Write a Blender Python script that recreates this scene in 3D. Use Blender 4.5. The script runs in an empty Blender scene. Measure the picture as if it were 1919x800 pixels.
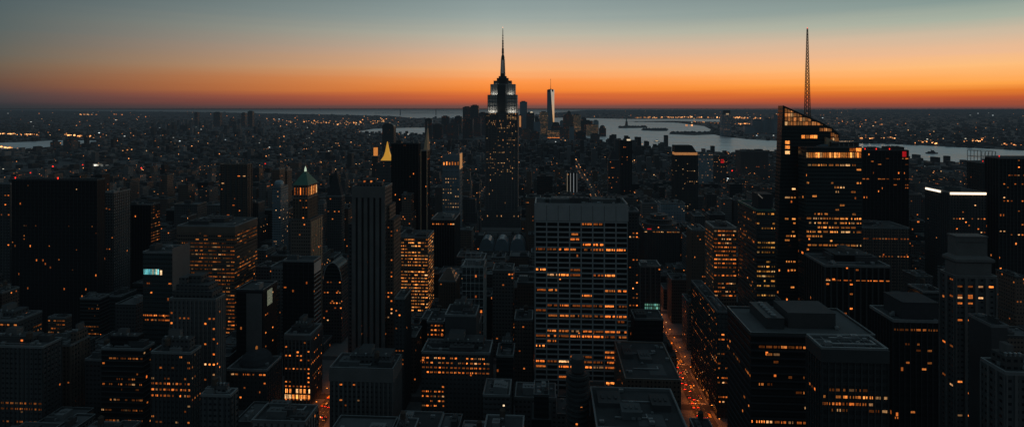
import bpy, math, random
import numpy as np
from mathutils import Vector
rng = random.Random(7)
W, F, EY, CX, CAMZ = 1919.0, 1110.0, 201.0, 959.5, 260.0
YAW = math.atan(66/1110.0)
CA, SA = math.cos(YAW), math.sin(YAW)
sc = bpy.context.scene
col = sc.collection

# ------------------------------------------------------------------ geometry of the view (used only to survey the city plan)
def xat(px, Y):                       # world X and camera depth of a sight line where it meets the plane y = Y
    u = (px-CX)/F
    d = Y/(SA*u+CA)
    return d*(CA*u-SA), d
def zat(py, d): return CAMZ-(py-EY)/F*d
def ground(px, py, z=0.0):
    d = (CAMZ-z)*F/(py-EY)
    u = (px-CX)/F
    return (d*(CA*u-SA), d*(SA*u+CA))
def proj(x, y, z):
    d = -SA*x+CA*y
    r = CA*x+SA*y
    return CX+F*r/d, EY+(CAMZ-z)*F/d, d
def yside(px, X):                     # world Y where the plane x = X meets the sight line px
    u = (px-CX)/F
    return X*(SA*u+CA)/(CA*u-SA)

# ------------------------------------------------------------------ mesh builder
class MB:
    def __init__(s): s.v=[]; s.f=[]; s.m=[]
    def quad(s, pts, m=0):
        n=len(s.v); s.v+=list(pts); s.f.append(tuple(range(n,n+len(pts)))); s.m.append(m)
    def box(s, x0,x1,y0,y1,z0,z1, m=0, mt=None):
        n=len(s.v)
        s.v+=[(x0,y0,z0),(x1,y0,z0),(x1,y1,z0),(x0,y1,z0),(x0,y0,z1),(x1,y0,z1),(x1,y1,z1),(x0,y1,z1)]
        for k,f in enumerate([(0,1,5,4),(1,2,6,5),(2,3,7,6),(3,0,4,7),(4,5,6,7),(3,2,1,0)]):
            s.f.append(tuple(n+i for i in f)); s.m.append(mt if (mt is not None and k==4) else m)
    def frustum(s, x0,x1,y0,y1,z0, X0,X1,Y0,Y1,z1, m=0):
        n=len(s.v)
        s.v+=[(x0,y0,z0),(x1,y0,z0),(x1,y1,z0),(x0,y1,z0),(X0,Y0,z1),(X1,Y0,z1),(X1,Y1,z1),(X0,Y1,z1)]
        for f in [(0,1,5,4),(1,2,6,5),(2,3,7,6),(3,0,4,7),(4,5,6,7),(3,2,1,0)]:
            s.f.append(tuple(n+i for i in f)); s.m.append(m)
    def prism(s, poly, y0, y1, m=0):      # poly in (x,z), extruded along y
        n=len(s.v); k=len(poly)
        s.v+=[(x,y0,z) for x,z in poly]+[(x,y1,z) for x,z in poly]
        s.f.append(tuple(range(n,n+k))); s.m.append(m)
        s.f.append(tuple(range(n+2*k-1,n+k-1,-1))); s.m.append(m)
        for i in range(k):
            j=(i+1)%k; s.f.append((n+j,n+i,n+k+i,n+k+j)); s.m.append(m)
    def plan(s, poly, z0, z1, m=0, mt=None):   # poly in (x,y), extruded up
        n=len(s.v); k=len(poly)
        s.v+=[(x,y,z0) for x,y in poly]+[(x,y,z1) for x,y in poly]
        s.f.append(tuple(range(n+k,n+2*k))); s.m.append(m if mt is None else mt)
        for i in range(k):
            j=(i+1)%k; s.f.append((n+i,n+j,n+k+j,n+k+i)); s.m.append(m)
    def lathe(s, cx, cy, prof, seg=12, m=0, a0=0.0, a1=2*math.pi):
        n=len(s.v); full=abs(a1-a0-2*math.pi)<1e-6; c=seg if full else seg+1
        for r,z in prof:
            for i in range(c):
                a=a0+(a1-a0)*i/seg; s.v.append((cx+r*math.cos(a),cy+r*math.sin(a),z))
        for p in range(len(prof)-1):
            for i in range(seg):
                j=(i+1)%c; s.f.append((n+p*c+i,n+p*c+j,n+(p+1)*c+j,n+(p+1)*c+i)); s.m.append(m)
    def bar(s, a, b, r, m=0):
        a=Vector(a); b=Vector(b); d=(b-a).normalized()
        up=Vector((0,0,1)) if abs(d.z)<.9 else Vector((1,0,0))
        p=d.cross(up).normalized()*r; q=d.cross(p).normalized()*r
        n=len(s.v)
        s.v+=[tuple(v) for v in (a+p+q,a-p+q,a-p-q,a+p-q,b+p+q,b-p+q,b-p-q,b+p-q)]
        for f in [(0,1,5,4),(1,2,6,5),(2,3,7,6),(3,0,4,7),(4,5,6,7),(3,2,1,0)]:
            s.f.append(tuple(n+i for i in f)); s.m.append(m)
    def build(s, name, mats, parent=None, loc=None):
        if not isinstance(mats,(list,tuple)): mats=[mats]
        me=bpy.data.meshes.new(name); me.from_pydata(s.v,[],s.f)
        for m in mats: me.materials.append(m)
        if len(mats)>1: me.polygons.foreach_set('material_index', s.m)
        me.update()
        o=bpy.data.objects.new(name,me); col.objects.link(o)
        if parent is not None: o.parent=parent
        if loc is not None: o.location=loc
        return o
def empty(name, loc): 
    o=bpy.data.objects.new(name,None); o.location=loc; o.empty_display_size=5; col.objects.link(o); return o
def tag(o, label=None, cat=None, group=None, kind=None):
    if label: o['label']=label
    if cat: o['category']=cat
    if group: o['group']=group
    if kind: o['kind']=kind
    return o

# ------------------------------------------------------------------ materials
def newmat(name):
    m=bpy.data.materials.new(name); m.use_nodes=True; nt=m.node_tree; nt.nodes.clear()
    return m,nt
class N:
    def __init__(s,nt): s.nt=nt
    def new(s,t,**k):
        n=s.nt.nodes.new(t)
        for a,b in k.items(): setattr(n,a,b)
        return n
    def link(s,a,b): s.nt.links.new(a,b)
    def val(s,sock,v):
        if hasattr(v,'is_output') or isinstance(v,bpy.types.NodeSocket): s.link(v,sock)
        else: sock.default_value=v
    def math(s,op,a,b=None,c=None,clamp=False):
        n=s.new('ShaderNodeMath',operation=op); n.use_clamp=clamp
        s.val(n.inputs[0],a)
        if b is not None: s.val(n.inputs[1],b)
        if c is not None: s.val(n.inputs[2],c)
        return n.outputs[0]
    def mix(s,f,a,b,blend='MIX'):
        n=s.new('ShaderNodeMix',data_type='RGBA',blend_type=blend)
        s.val(n.inputs[0],f)
        for k,v in ((6,a),(7,b)):
            if isinstance(v,(tuple,list)): n.inputs[k].default_value=(*v[:3],1)
            else: s.link(v,n.inputs[k])
        return n.outputs[2]
    def xyz(s,x,y,z):
        n=s.new('ShaderNodeCombineXYZ')
        for i,v in enumerate((x,y,z)): s.val(n.inputs[i],v)
        return n.outputs[0]
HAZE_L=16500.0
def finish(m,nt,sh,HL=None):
    # aerial perspective painted in: haze glow mixed into each material by distance from origin
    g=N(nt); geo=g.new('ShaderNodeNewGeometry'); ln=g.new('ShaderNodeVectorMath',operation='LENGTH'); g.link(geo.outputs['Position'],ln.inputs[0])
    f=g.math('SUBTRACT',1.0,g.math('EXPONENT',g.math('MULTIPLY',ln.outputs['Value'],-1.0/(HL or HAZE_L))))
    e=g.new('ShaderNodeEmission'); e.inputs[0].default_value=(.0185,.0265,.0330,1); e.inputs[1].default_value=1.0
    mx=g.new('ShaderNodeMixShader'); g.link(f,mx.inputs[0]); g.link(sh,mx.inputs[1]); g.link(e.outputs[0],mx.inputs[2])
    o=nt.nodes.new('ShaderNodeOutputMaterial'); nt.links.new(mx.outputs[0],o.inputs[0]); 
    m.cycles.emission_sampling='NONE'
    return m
def plain(name, c, rough=.8, metal=0.0, noise=.35, scale=.08, spec=.3, vary=0.0, isl=0.0):
    m,nt=newmat(name); g=N(nt)
    geo=g.new('ShaderNodeNewGeometry')
    nz=g.new('ShaderNodeTexNoise'); nz.inputs['Scale'].default_value=scale; nz.inputs['Detail'].default_value=5
    g.link(geo.outputs['Position'],nz.inputs['Vector'])
    nz2=g.new('ShaderNodeTexNoise'); nz2.inputs['Scale'].default_value=scale*9; nz2.inputs['Detail'].default_value=3
    g.link(geo.outputs['Position'],nz2.inputs['Vector'])
    k=g.math('MULTIPLY_ADD',nz.outputs['Fac'],noise*2,1-noise)
    k=g.math('MULTIPLY',k,g.math('MULTIPLY_ADD',nz2.outputs['Fac'],noise,1-noise*.5))
    if vary:
        oi=g.new('ShaderNodeObjectInfo'); k=g.math('MULTIPLY',k,g.math('MULTIPLY_ADD',oi.outputs['Random'],vary*2,1-vary))
    if isl: k=g.math('MULTIPLY',k,g.math('MULTIPLY_ADD',g.math('POWER',geo.outputs['Random Per Island'],2.5),isl*3,1-isl*.8))
    cc=g.mix(1.0,c,g.xyz(k,k,k),'MULTIPLY')
    b=g.new('ShaderNodeBsdfPrincipled'); g.link(cc,b.inputs['Base Color'])
    b.inputs['Roughness'].default_value=rough; b.inputs['Metallic'].default_value=metal; b.inputs['Specular IOR Level'].default_value=spec
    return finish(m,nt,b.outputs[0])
def emit(name, c, strength, rnd=.7, tex=0.0):
    m,nt=newmat(name); g=N(nt)
    oi=g.new('ShaderNodeObjectInfo'); geo=g.new('ShaderNodeNewGeometry')
    r=g.math('FRACT',g.math('ADD',g.math('MULTIPLY',oi.outputs['Random'],7.31),geo.outputs['Random Per Island']))
    k=g.math('MULTIPLY',g.math('MULTIPLY_ADD',g.math('POWER',r,2.6),rnd*2.6,1-rnd),strength)
    if tex:
        nz=g.new('ShaderNodeTexNoise'); nz.inputs['Scale'].default_value=.8; nz.inputs['Detail'].default_value=2
        g.link(geo.outputs['Position'],nz.inputs['Vector'])
        k=g.math('MULTIPLY',k,g.math('MULTIPLY_ADD',g.math('SUBTRACT',nz.outputs['Fac'],.5),tex*4,1.0,clamp=False))
        k=g.math('MAXIMUM',k,strength*.06)
    r2=g.math('FRACT',g.math('MULTIPLY',r,13.7))
    cc=g.mix(r2,c,(c[0]*.9,c[1]*.68,c[2]*.5))
    cc=g.mix(g.math('MULTIPLY',g.math('GREATER_THAN',g.math('FRACT',g.math('MULTIPLY',r,5.9)),.86),.55),cc,(.8,.58,.28))
    e=g.new('ShaderNodeEmission'); g.link(cc,e.inputs[0]); g.link(k,e.inputs[1])
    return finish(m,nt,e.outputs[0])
FAC={}
def facade(name, wall, glass=(.012,.016,.02), bay=3.2, fh=3.7, mx=.22, mz=(.36,.74), lit=.04, litc=(1,.30,.06), st=.75, rough=.75, grough=.15, vary=.3, rows=5.0, spec=.4):
    m,nt=newmat(name); g=N(nt)
    geo=g.new('ShaderNodeNewGeometry'); oi=g.new('ShaderNodeObjectInfo')
    sp=g.new('ShaderNodeSeparateXYZ'); g.link(geo.outputs['Position'],sp.inputs[0])
    sn=g.new('ShaderNodeSeparateXYZ'); g.link(geo.outputs['True Normal'],sn.inputs[0])
    side=g.math('GREATER_THAN',g.math('ABSOLUTE',sn.outputs[0]),.6)
    top=g.math('LESS_THAN',g.math('ABSOLUTE',sn.outputs[2]),.6)
    u=g.math('ADD',g.math('MULTIPLY',sp.outputs[0],g.math('SUBTRACT',1.0,side)),g.math('MULTIPLY',sp.outputs[1],side))
    rnd=oi.outputs['Random']
    cu=g.math('DIVIDE',g.math('ADD',u,g.math('MULTIPLY',rnd,50)),bay); cz=g.math('DIVIDE',sp.outputs[2],fh)
    iu=g.math('FLOOR',cu); fu=g.math('FRACT',cu); iz=g.math('FLOOR',cz); fz=g.math('FRACT',cz)
    wn=g.new('ShaderNodeTexWhiteNoise',noise_dimensions='3D')
    g.link(g.xyz(iu,iz,g.math('ADD',g.math('MULTIPLY',rnd,91.0),g.math('MULTIPLY',side,17.0))),wn.inputs['Vector'])
    wf=g.new('ShaderNodeTexWhiteNoise',noise_dimensions='2D'); g.link(g.xyz(iz,g.math('MULTIPLY',rnd,57.0),0),wf.inputs['Vector'])
    boost=g.math('MULTIPLY_ADD',g.math('GREATER_THAN',wf.outputs['Value'],.86),rows,.5)
    islit=g.math('LESS_THAN',wn.outputs['Value'],g.math('MULTIPLY',boost,lit))
    wm=g.math('MULTIPLY',g.math('GREATER_THAN',fu,mx),g.math('LESS_THAN',fu,1-mx))
    wm=g.math('MULTIPLY',wm,g.math('GREATER_THAN',fz,mz[0])); wm=g.math('MULTIPLY',wm,g.math('LESS_THAN',fz,mz[1]))
    wm=g.math('MULTIPLY',wm,top)
    nz=g.new('ShaderNodeTexNoise'); nz.inputs['Scale'].default_value=.06; nz.inputs['Detail'].default_value=6
    g.link(g.xyz(sp.outputs[0],sp.outputs[1],g.math('MULTIPLY',sp.outputs[2],.35)),nz.inputs['Vector'])
    k=g.math('MULTIPLY',g.math('MULTIPLY_ADD',nz.outputs['Fac'],.8,.6),g.math('MULTIPLY_ADD',rnd,vary*2,1-vary))
    wc=g.mix(1.0,wall,g.xyz(k,k,k),'MULTIPLY')
    base=g.mix(wm,wc,glass)
    b=g.new('ShaderNodeBsdfPrincipled'); g.link(base,b.inputs['Base Color'])
    g.link(g.math('MULTIPLY_ADD',wm,grough-rough,rough),b.inputs['Roughness'])
    b.inputs['Specular IOR Level'].default_value=spec
    sc_=g.new('ShaderNodeSeparateColor'); g.link(wn.outputs['Color'],sc_.inputs[0])
    ec=g.mix(sc_.outputs[1],litc,(litc[0]*.85,litc[1]*.6,litc[2]*.45))
    g.link(ec,b.inputs['Emission Color'])
    es=g.math('MULTIPLY',g.math('MULTIPLY',islit,wm),g.math('MULTIPLY_ADD',g.math('POWER',sc_.outputs[2],2.0),st*1.6,st*.3))
    g.link(es,b.inputs['Emission Strength'])
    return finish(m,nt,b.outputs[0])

OR=(1.0,.27,.05)
M={}
M['stone']=facade('limestone_wall',(.105,.105,.103),lit=0.02,litc=OR); M['stone_h']=facade('sparse_limestone_wall',**dict(wall=(.105,.105,.103),lit=.004,litc=OR))
M['stone_dark']=facade('dark_stone_wall',(.058,.06,.062),lit=0.016,litc=OR); M['stone_dark_h']=facade('sparse_dark_stone_wall',**dict(wall=(.058,.06,.062),lit=.004,litc=OR))
M['brick']=facade('brick_wall',(.10,.07,.055),lit=0.022,litc=OR,bay=2.8,fh=3.4,mx=.28); M['brick_h']=facade('sparse_brick_wall',**dict(wall=(.10,.07,.055),lit=.004,litc=OR,bay=2.8,fh=3.4,mx=.28))
M['brown']=facade('brown_stone_wall',(.11,.085,.07),lit=0.02,litc=OR,bay=2.6); M['brown_h']=facade('sparse_brown_stone_wall',**dict(wall=(.11,.085,.07),lit=.004,litc=OR,bay=2.6))
M['glass']=facade('dark_curtain_wall',(.02,.024,.026),glass=(.008,.01,.012),bay=1.6,fh=3.9,mx=.08,mz=(.3,.85),lit=0.008,litc=OR,rough=.4,spec=1.0); M['glass_h']=facade('sparse_dark_curtain_wall',**dict(wall=(.02,.024,.026),glass=(.008,.01,.012),bay=1.6,fh=3.9,mx=.08,mz=(.3,.85),lit=.004,litc=OR,rough=.4,spec=1.0))
M['black']=facade('black_curtain_wall',(.014,.016,.018),glass=(.007,.009,.011),bay=1.5,fh=4,mx=.08,mz=(.3,.85),lit=.006,litc=OR,rough=.6,st=.9,spec=.12,grough=.35); M['black_h']=facade('sparse_black_curtain_wall',**dict(wall=(.014,.016,.018),glass=(.007,.009,.011),bay=1.5,fh=4,mx=.08,mz=(.3,.85),lit=.004,litc=OR,rough=.6,st=.9,spec=.12,grough=.35))
M['teal']=facade('teal_curtain_wall',(.02,.032,.034),glass=(.008,.016,.018),bay=1.6,fh=3.9,mx=.08,mz=(.3,.85),lit=0.006,litc=OR,rough=.4); M['teal_h']=facade('sparse_teal_curtain_wall',**dict(wall=(.02,.032,.034),glass=(.008,.016,.018),bay=1.6,fh=3.9,mx=.08,mz=(.3,.85),lit=.004,litc=OR,rough=.35,spec=1.0))
M['bluegrey']=facade('blue_grey_wall',(.17,.225,.26),lit=.06,litc=(1,.55,.25),bay=2.8,fh=3.6); M['bluegrey_h']=facade('sparse_blue_grey_wall',**dict(wall=(.17,.225,.26),lit=.004,litc=(1,.55,.25),bay=2.8,fh=3.6))
M['concrete']=facade('concrete_wall',(.13,.13,.13),lit=0.014,litc=OR); M['concrete_h']=facade('sparse_concrete_wall',**dict(wall=(.13,.13,.13),lit=.004,litc=OR))
M['dotty']=facade('apartment_wall',(.05,.052,.055),lit=0.05,litc=(1,.42,.13),bay=3,fh=3.2,mx=.3,st=1.1); M['dotty_h']=facade('sparse_apartment_wall',**dict(wall=(.05,.052,.055),lit=.004,litc=(1,.42,.13),bay=3,fh=3.2,mx=.3,st=1.1))
M['blank']=plain('blank_render_wall',(.115,.115,.117),scale=.05)
M['blank_dark']=plain('dark_blank_wall',(.05,.052,.055),scale=.05)
M['travertine']=plain('travertine_cladding',(.27,.28,.285),scale=.1,noise=.2)
M['steelgrey']=plain('grey_metal_trim',(.16,.17,.175),rough=.5,scale=.1)
M['rib_dark']=plain('dark_metal_ribs',(.045,.05,.052),rough=.5)
M['rib_stone']=plain('stone_piers',(.115,.115,.115))
M['rib_brown']=plain('brown_piers',(.13,.10,.08))
M['roof']=plain('tar_roof',(.045,.049,.052),scale=.07,noise=.6,rough=.9)
M['roof_light']=plain('gravel_roof',(.085,.093,.097),scale=.06,noise=.4,rough=.9)
M['metal']=plain('galvanised_duct',(.25,.27,.28),rough=.45,metal=.4,scale=.3)
M['wood']=plain('tank_wood',(.06,.045,.035),scale=.5)
M['coping']=plain('metal_coping',(.27,.30,.31),rough=.4,metal=.3,scale=.2); M['copper']=plain('green_copper_roof',(.055,.15,.115),rough=.6,scale=.3)
M['copper_pale']=plain('pale_copper_roof',(.2,.34,.28),rough=.6,scale=.3)
M['gold']=plain('gilded_roof_tiles',(.75,.42,.06),rough=.45,scale=.3,noise=.2)
M['slate']=plain('dark_slate_roof',(.03,.033,.038),scale=.3)
M['win']=emit('lit_office_window',OR,.85,rnd=.8,tex=.8)
M['win_hot']=emit('bright_lit_window',(1,.36,.08),.95,rnd=.7,tex=.7)
M['shop']=emit('shopfront_light',(1,.36,.08),1.9,rnd=.4,tex=.6); M['win_yellow']=emit('yellow_lit_window',(1,.46,.10),.5,rnd=.75,tex=.8)
M['win_dim']=emit('dim_lit_window',(.9,.28,.06),.34,rnd=.8,tex=.6)
M['win_white']=emit('white_lit_window',(1,.85,.6),1.0,rnd=.6,tex=.4)
M['win_cool']=emit('small_warm_white_window',(1,.58,.26),.42,rnd=.75,tex=.3); M['crown_pane']=emit('amber_crown_glass',(1,.42,.14),.36,rnd=.6,tex=.5); M['win_pale']=emit('pale_lit_pane',(1,.5,.2),.75,rnd=.5,tex=.4)
M['cyan']=emit('cyan_sign_light',(.16,.70,.85),.85,rnd=.4,tex=.6)
M['whitelight']=emit('white_strip_light',(1,.93,.8),2.2,rnd=.2)
M['dimwhite']=emit('dim_white_strip_light',(.7,.8,.85),.2,rnd=.3)
M['red']=emit('red_beacon',(1,.03,.02),3.0,rnd=.5)
M['redsign']=emit('red_lit_panel',(1,.02,.03),.5,rnd=.3)
M['lamp']=emit('sodium_lamp',(1,.28,.045),7,rnd=.3)
M['tail']=emit('tail_light_red',(1,.03,.012),8,rnd=.5)
M['head']=emit('head_light_warm',(1,.27,.05),3.5,rnd=.5)
M['brake']=emit('brake_light_orange',(1,.2,.04),16,rnd=.5)
M['citylight']=emit('distant_city_light',(1,.40,.14),1.15,rnd=.98)
M['citylight_hot']=emit('bright_distant_light',(1,.45,.16),2.4,rnd=.7)
M['citylight_white']=emit('white_distant_light',(.8,.95,1),1.0,rnd=.9)
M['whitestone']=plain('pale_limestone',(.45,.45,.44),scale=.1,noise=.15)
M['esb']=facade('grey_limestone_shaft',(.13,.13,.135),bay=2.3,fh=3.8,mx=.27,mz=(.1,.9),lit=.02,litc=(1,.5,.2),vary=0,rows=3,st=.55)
M['skyglass']=plain('reflective_glass',(.42,.47,.52),rough=.10,metal=1.0,noise=.12,scale=.02)
M['blueglass']=plain('blue_grey_glass',(.19,.25,.29),rough=.35,metal=.4,noise=.3,scale=.02)
M['tan']=plain('tan_lit_facade',(.48,.34,.22),scale=.02,noise=.4)  # warm evening light on the faces put into this pale tan colour
M['tan_lit']=facade('tan_tower_wall',(.40,.29,.19),bay=6,fh=4,mx=.1,lit=.24,litc=(1,.5,.2),st=.6,rows=2)  # dense lit windows added so the tan fronts glow brighter
M['sprawl']=plain('distant_roofs_and_walls',(.06,.062,.066),scale=.004,noise=.6); M['sprawl_box']=plain('borough_walls',(.055,.059,.063),scale=.004,noise=.3,isl=.8)
M['asphalt']=plain('asphalt',(.045,.045,.047),scale=.2)
M['paving']=plain('concrete_paving',(.14,.14,.14),scale=.3)
M['paint']=plain('road_paint',(.6,.6,.58),scale=.5)
M['car']=plain('car_paint',(.12,.12,.13),rough=.25,spec=.5,vary=.8)
M['taxi']=plain('yellow_taxi_paint',(.55,.33,.02),rough=.3)
M['carglass']=plain('car_glass',(.01,.012,.014),rough=.08,spec=.6)
M['tyre']=plain('tyre_rubber',(.02,.02,.02))
M['bark']=plain('bark',(.07,.05,.04),scale=2)
M['leaf']=plain('leaves',(.05,.075,.03),scale=.6,noise=.6)
M['boat']=plain('white_boat_paint',(.6,.6,.6),scale=.3,noise=.1)
M['hull']=plain('dark_hull_paint',(.05,.05,.06),scale=.3,noise=.1)
M['verdigris']=plain('verdigris_copper',(.14,.25,.22),scale=.2)
M['bridge']=plain('grey_bridge_steel',(.12,.13,.14),scale=.01)

# ------------------------------------------------------------------ building kit
HERO=[]       # footprints and screen extents, for keeping background blocks clear
def reg(key,X0,X1,Y0,Y1,h,px0,px1,ytop,ybot,short):
    HERO.append(dict(key=key,X0=X0,X1=X1,Y0=Y0,Y1=Y1,h=h,px0=px0,px1=px1,ytop=ytop,ybot=ybot,short=short))
def rect_from(x0,x1,Y):
    X0,d0=xat(x0,Y); X1,d1=xat(x1,Y); return X0,X1,.5*(d0+d1)

def win_face(root, face, plane, u0,u1,z0,z1, bay,fh, rows=.3, p_row=.8, p=.06, mat='win', panes=3, hz=.42, gap=.14, seed=0, solid=None, off=.07, base=None):
    """lit windows of one facade, one object per bay window; more than 100 fold into one"""
    r=random.Random(seed*31+int(abs(plane)*10)+len(root.name)); hz*=.74
    if panes==1: gap=max(gap,.48)
    elif panes<=3: panes+=2; gap=max(gap,.2)
    else: panes+=2
    nb=max(1,int(round((u1-u0)/bay))); bw=(u1-u0)/nb
    nf=max(1,int((z1-z0)/fh+.3))
    out=[]
    prow={}
    for f in range(nf):
        a=r.random()
        prow[f]=p_row if a<rows else (p*4 if a<rows+.2 else p)
    for f in range(nf):
        run=0
        for b in range(nb):
            pr=prow[f]
            if run>0: pr=min(.92,pr*1.5+.1*(pr>p))
            lit=r.random()<pr
            if solid: lit=solid(f,b,nf,nb,r)
            if not lit: run=0; continue
            run+=1
            zz=z1-(f+1)*fh+fh*.28; zt=zz+fh*hz
            out.append((u0+b*bw+bw*gap*.5,u0+(b+1)*bw-bw*gap*.5,zz,zt,[not(panes>1 and r.random()<.27) for k in range(panes)]))
    if not out: return
    r.shuffle(out)
    lx,ly,lz=root.location
    def addq(mb,q):
        ua,ub,zz,zt,on=q; n=len(on); us=[]
        for k in range(n):
            us+= [ua+(ub-ua)*k/n, ua+(ub-ua)*(k+.84)/n]
        base=len(mb.v)
        for zq in (zz,zt):
            for u in us:
                if face=='front': mb.v.append((u-lx,plane-off-ly,zq-lz))
                else: mb.v.append((plane+(off if face=='right' else -off)-lx,u-ly,zq-lz))
        m_=len(us)
        for k in range(m_-1):
            fc=(base+k,base+k+1,base+m_+k+1,base+m_+k)
            mb.f.append(fc if face!='left' else fc[::-1]); mb.m.append(0 if (k%2==0 and on[k//2]) else 1)
    have=root.get('_nw',0); lim=max(0,100-have)
    if len(out)+have>100: lim=max(0,99-have)
    for q in out[:lim]:
        mb=MB(); addq(mb,q); mb.build('lit_window',[M[mat],M['carglass']],root)
    root['_nw']=have+min(len(out),lim)
    if len(out)>lim:
        mb=MB()
        for q in out[lim:]: addq(mb,q)
        o=mb.build('lit_window',[M[mat],M['carglass']],root); o['kind']='stuff'

def ribs(root, name, mat, faces, X0,X1,Y0,Y1,z0,z1, bay=None, fh=None, w=.6, wz=1.0, out=.5):
    """piers (every bay) and spandrel bands (every floor) standing proud of the walls: one part"""
    lx,ly,lz=root.location; mb=MB()
    for face in faces:
        U0,U1=(X0,X1) if face=='front' else (Y0,Y1)
        def put(a,b,c,d,o):
            if face=='front': mb.box(a-lx,b-lx,Y0-o-ly,Y0+.02-ly,c-lz,d-lz)
            elif face=='right': mb.box(X1-.02-lx,X1+o-lx,a-ly,b-ly,c-lz,d-lz)
            else: mb.box(X0-o-lx,X0+.02-lx,a-ly,b-ly,c-lz,d-lz)
        if bay:
            n=max(1,int(round((U1-U0)/bay))); bw=(U1-U0)/n
            for i in range(n+1):
                c=U0+i*bw; put(max(U0,c-w/2),min(U1,c+w/2),z0,z1-.3,out)
        if fh:
            for i in range(int((z1-z0)/fh)):
                zt=z1-.35-i*fh; put(U0+.05,U1-.05,zt-wz,zt,out*.8)
    if mb.f: return mb.build(name,M[mat],root)

def roof_kit(root, X0,X1,Y0,Y1,z, seed=0, parapet=1.2, boxes=2, tank=False, mat='roof', trim='steelgrey', clutter=5):
    r=random.Random(seed); lx,ly,lz=root.location
    X0-=lx;X1-=lx;Y0-=ly;Y1-=ly;z-=lz
    w=X1-X0; d=Y1-Y0; t=min(.9,w*.05)
    mb=MB(); mb.box(X0+.05,X1-.05,Y0+.05,Y1-.05,z-.2,z+.08); mb.build('roof',M[mat],root)
    mb=MB(); o=.12
    mb.box(X0-o,X1+o,Y0-o,Y0+t,z-.5,z+parapet); mb.box(X0-o,X1+o,Y1-t,Y1+o,z-.5,z+parapet)
    mb.box(X0-o,X0+t,Y0+t,Y1-t,z-.5,z+parapet); mb.box(X1-t,X1+o,Y0+t,Y1-t,z-.5,z+parapet)
    pp=mb.build('parapet',M[trim],root)
    mb=MB(); q=z+parapet; e=min(.28,t*.4)
    mb.box(X0-o-.05,X1+o+.05,Y0-o-.05,Y0-o+e,q,q+.14); mb.box(X0-o-.05,X0-o+e,Y0-o+e,Y1+o,q,q+.14); mb.box(X1+o-e,X1+o+.05,Y0-o+e,Y1+o,q,q+.14); mb.box(X0-o+e,X1+o-e,Y1+o-e,Y1+o+.05,q,q+.14)
    mb.build('coping',M['coping'],pp)  # pale caps added along the rooflines as painted edge highlights
    for i in range(boxes):
        bw=w*r.uniform(.15,.38); bd=d*r.uniform(.2,.45); bh=r.uniform(2.5,5.5)
        bx=X0+t+.5+(w-2*t-1-bw)*r.random(); by=Y0+t+.5+(d-2*t-1-bd)*r.random()
        mb=MB(); mb.box(bx,bx+bw,by,by+bd,z+.08,z+bh); mb.box(bx-.15,bx+bw+.15,by-.15,by+bd+.15,z+bh,z+bh+.25)
        for k in range(3): 
            q=bx+bw*(.15+.28*k); mb.box(q,q+bw*.12,by+bd*.3,by+bd*.6,z+bh+.25,z+bh+1.1)
        mb.build('rooftop_box',M[r.choice(['blank_dark','blank_dark','roof_light','steelgrey'])],root)
    if clutter>=5:
        for i in range(2):
            mb=MB(); yy=Y0+d*(.25+.4*i)+r.uniform(-1,1); xa=X0+w*r.uniform(.1,.3); xb=X0+w*r.uniform(.6,.9)
            mb.box(xa,xb,yy,yy+.8,z+.6,z+1.3); mb.box(xb-.8,xb,yy+.8,min(yy+5,Y1-t-.2),z+.6,z+1.3)
            n_=int((xb-xa)/3)
            for q in range(n_): mb.box(xa+q*3+.2,xa+q*3+.35,yy+.2,yy+.6,z+.08,z+.6)
            mb.build('roof_duct',M['metal'],root)
        mb=MB(); xa=X0+w*r.uniform(.1,.5); mb.box(xa,xa+w*.3,Y0+d*.12,Y0+d*.4,z+.09,z+.13); mb.build('roof_patch',M['roof_light'],root)
    for i in range(clutter):
        a=X0+t+1+(w-2*t-4)*r.random(); b=Y0+t+1+(d-2*t-4)*r.random(); s=r.uniform(1,2.4)
        mb=MB(); mb.box(a,a+s*1.4,b,b+s,z+.5,z+.5+s*.8)
        for p in ((0,0),(s*1.3,0),(0,s*.9),(s*1.3,s*.9)): mb.box(a+p[0],a+p[0]+.12,b+p[1],b+p[1]+.12,z+.08,z+.5)
        mb.lathe(a+s*.7,b+s*.5,[(s*.32,z+.5+s*.8),(s*.32,z+.7+s*.8),(.01,z+.72+s*.8)],8)
        mb.build('roof_vent',M['metal'],root)
    if tank:
        a=X0+w*r.uniform(.25,.75); b=Y0+d*r.uniform(.3,.7); R=r.uniform(1.8,2.4); zb=z+r.uniform(3,6)
        mb=MB()
        mb.lathe(a,b,[(.01,zb),(R,zb),(R*.94,zb+4),(R*1.06,zb+4.05),(.05,zb+5.6)],14)
        t_=mb.build('water_tank',M['wood'],root)
        mb=MB()
        for p in ((-1,-1),(1,-1),(-1,1),(1,1)): mb.box(a+p[0]*R*.6-.1,a+p[0]*R*.6+.1,b+p[1]*R*.6-.1,b+p[1]*R*.6+.1,z+.08,zb)
        mb.bar((a-R*.6,b-R*.6,z+.5),(a+R*.6,b-R*.6,zb-.4),.07); mb.bar((a+R*.6,b-R*.6,z+.5),(a-R*.6,b-R*.6,zb-.4),.07)
        mb.build('tank_stand',M['rib_dark'],t_)

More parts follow.
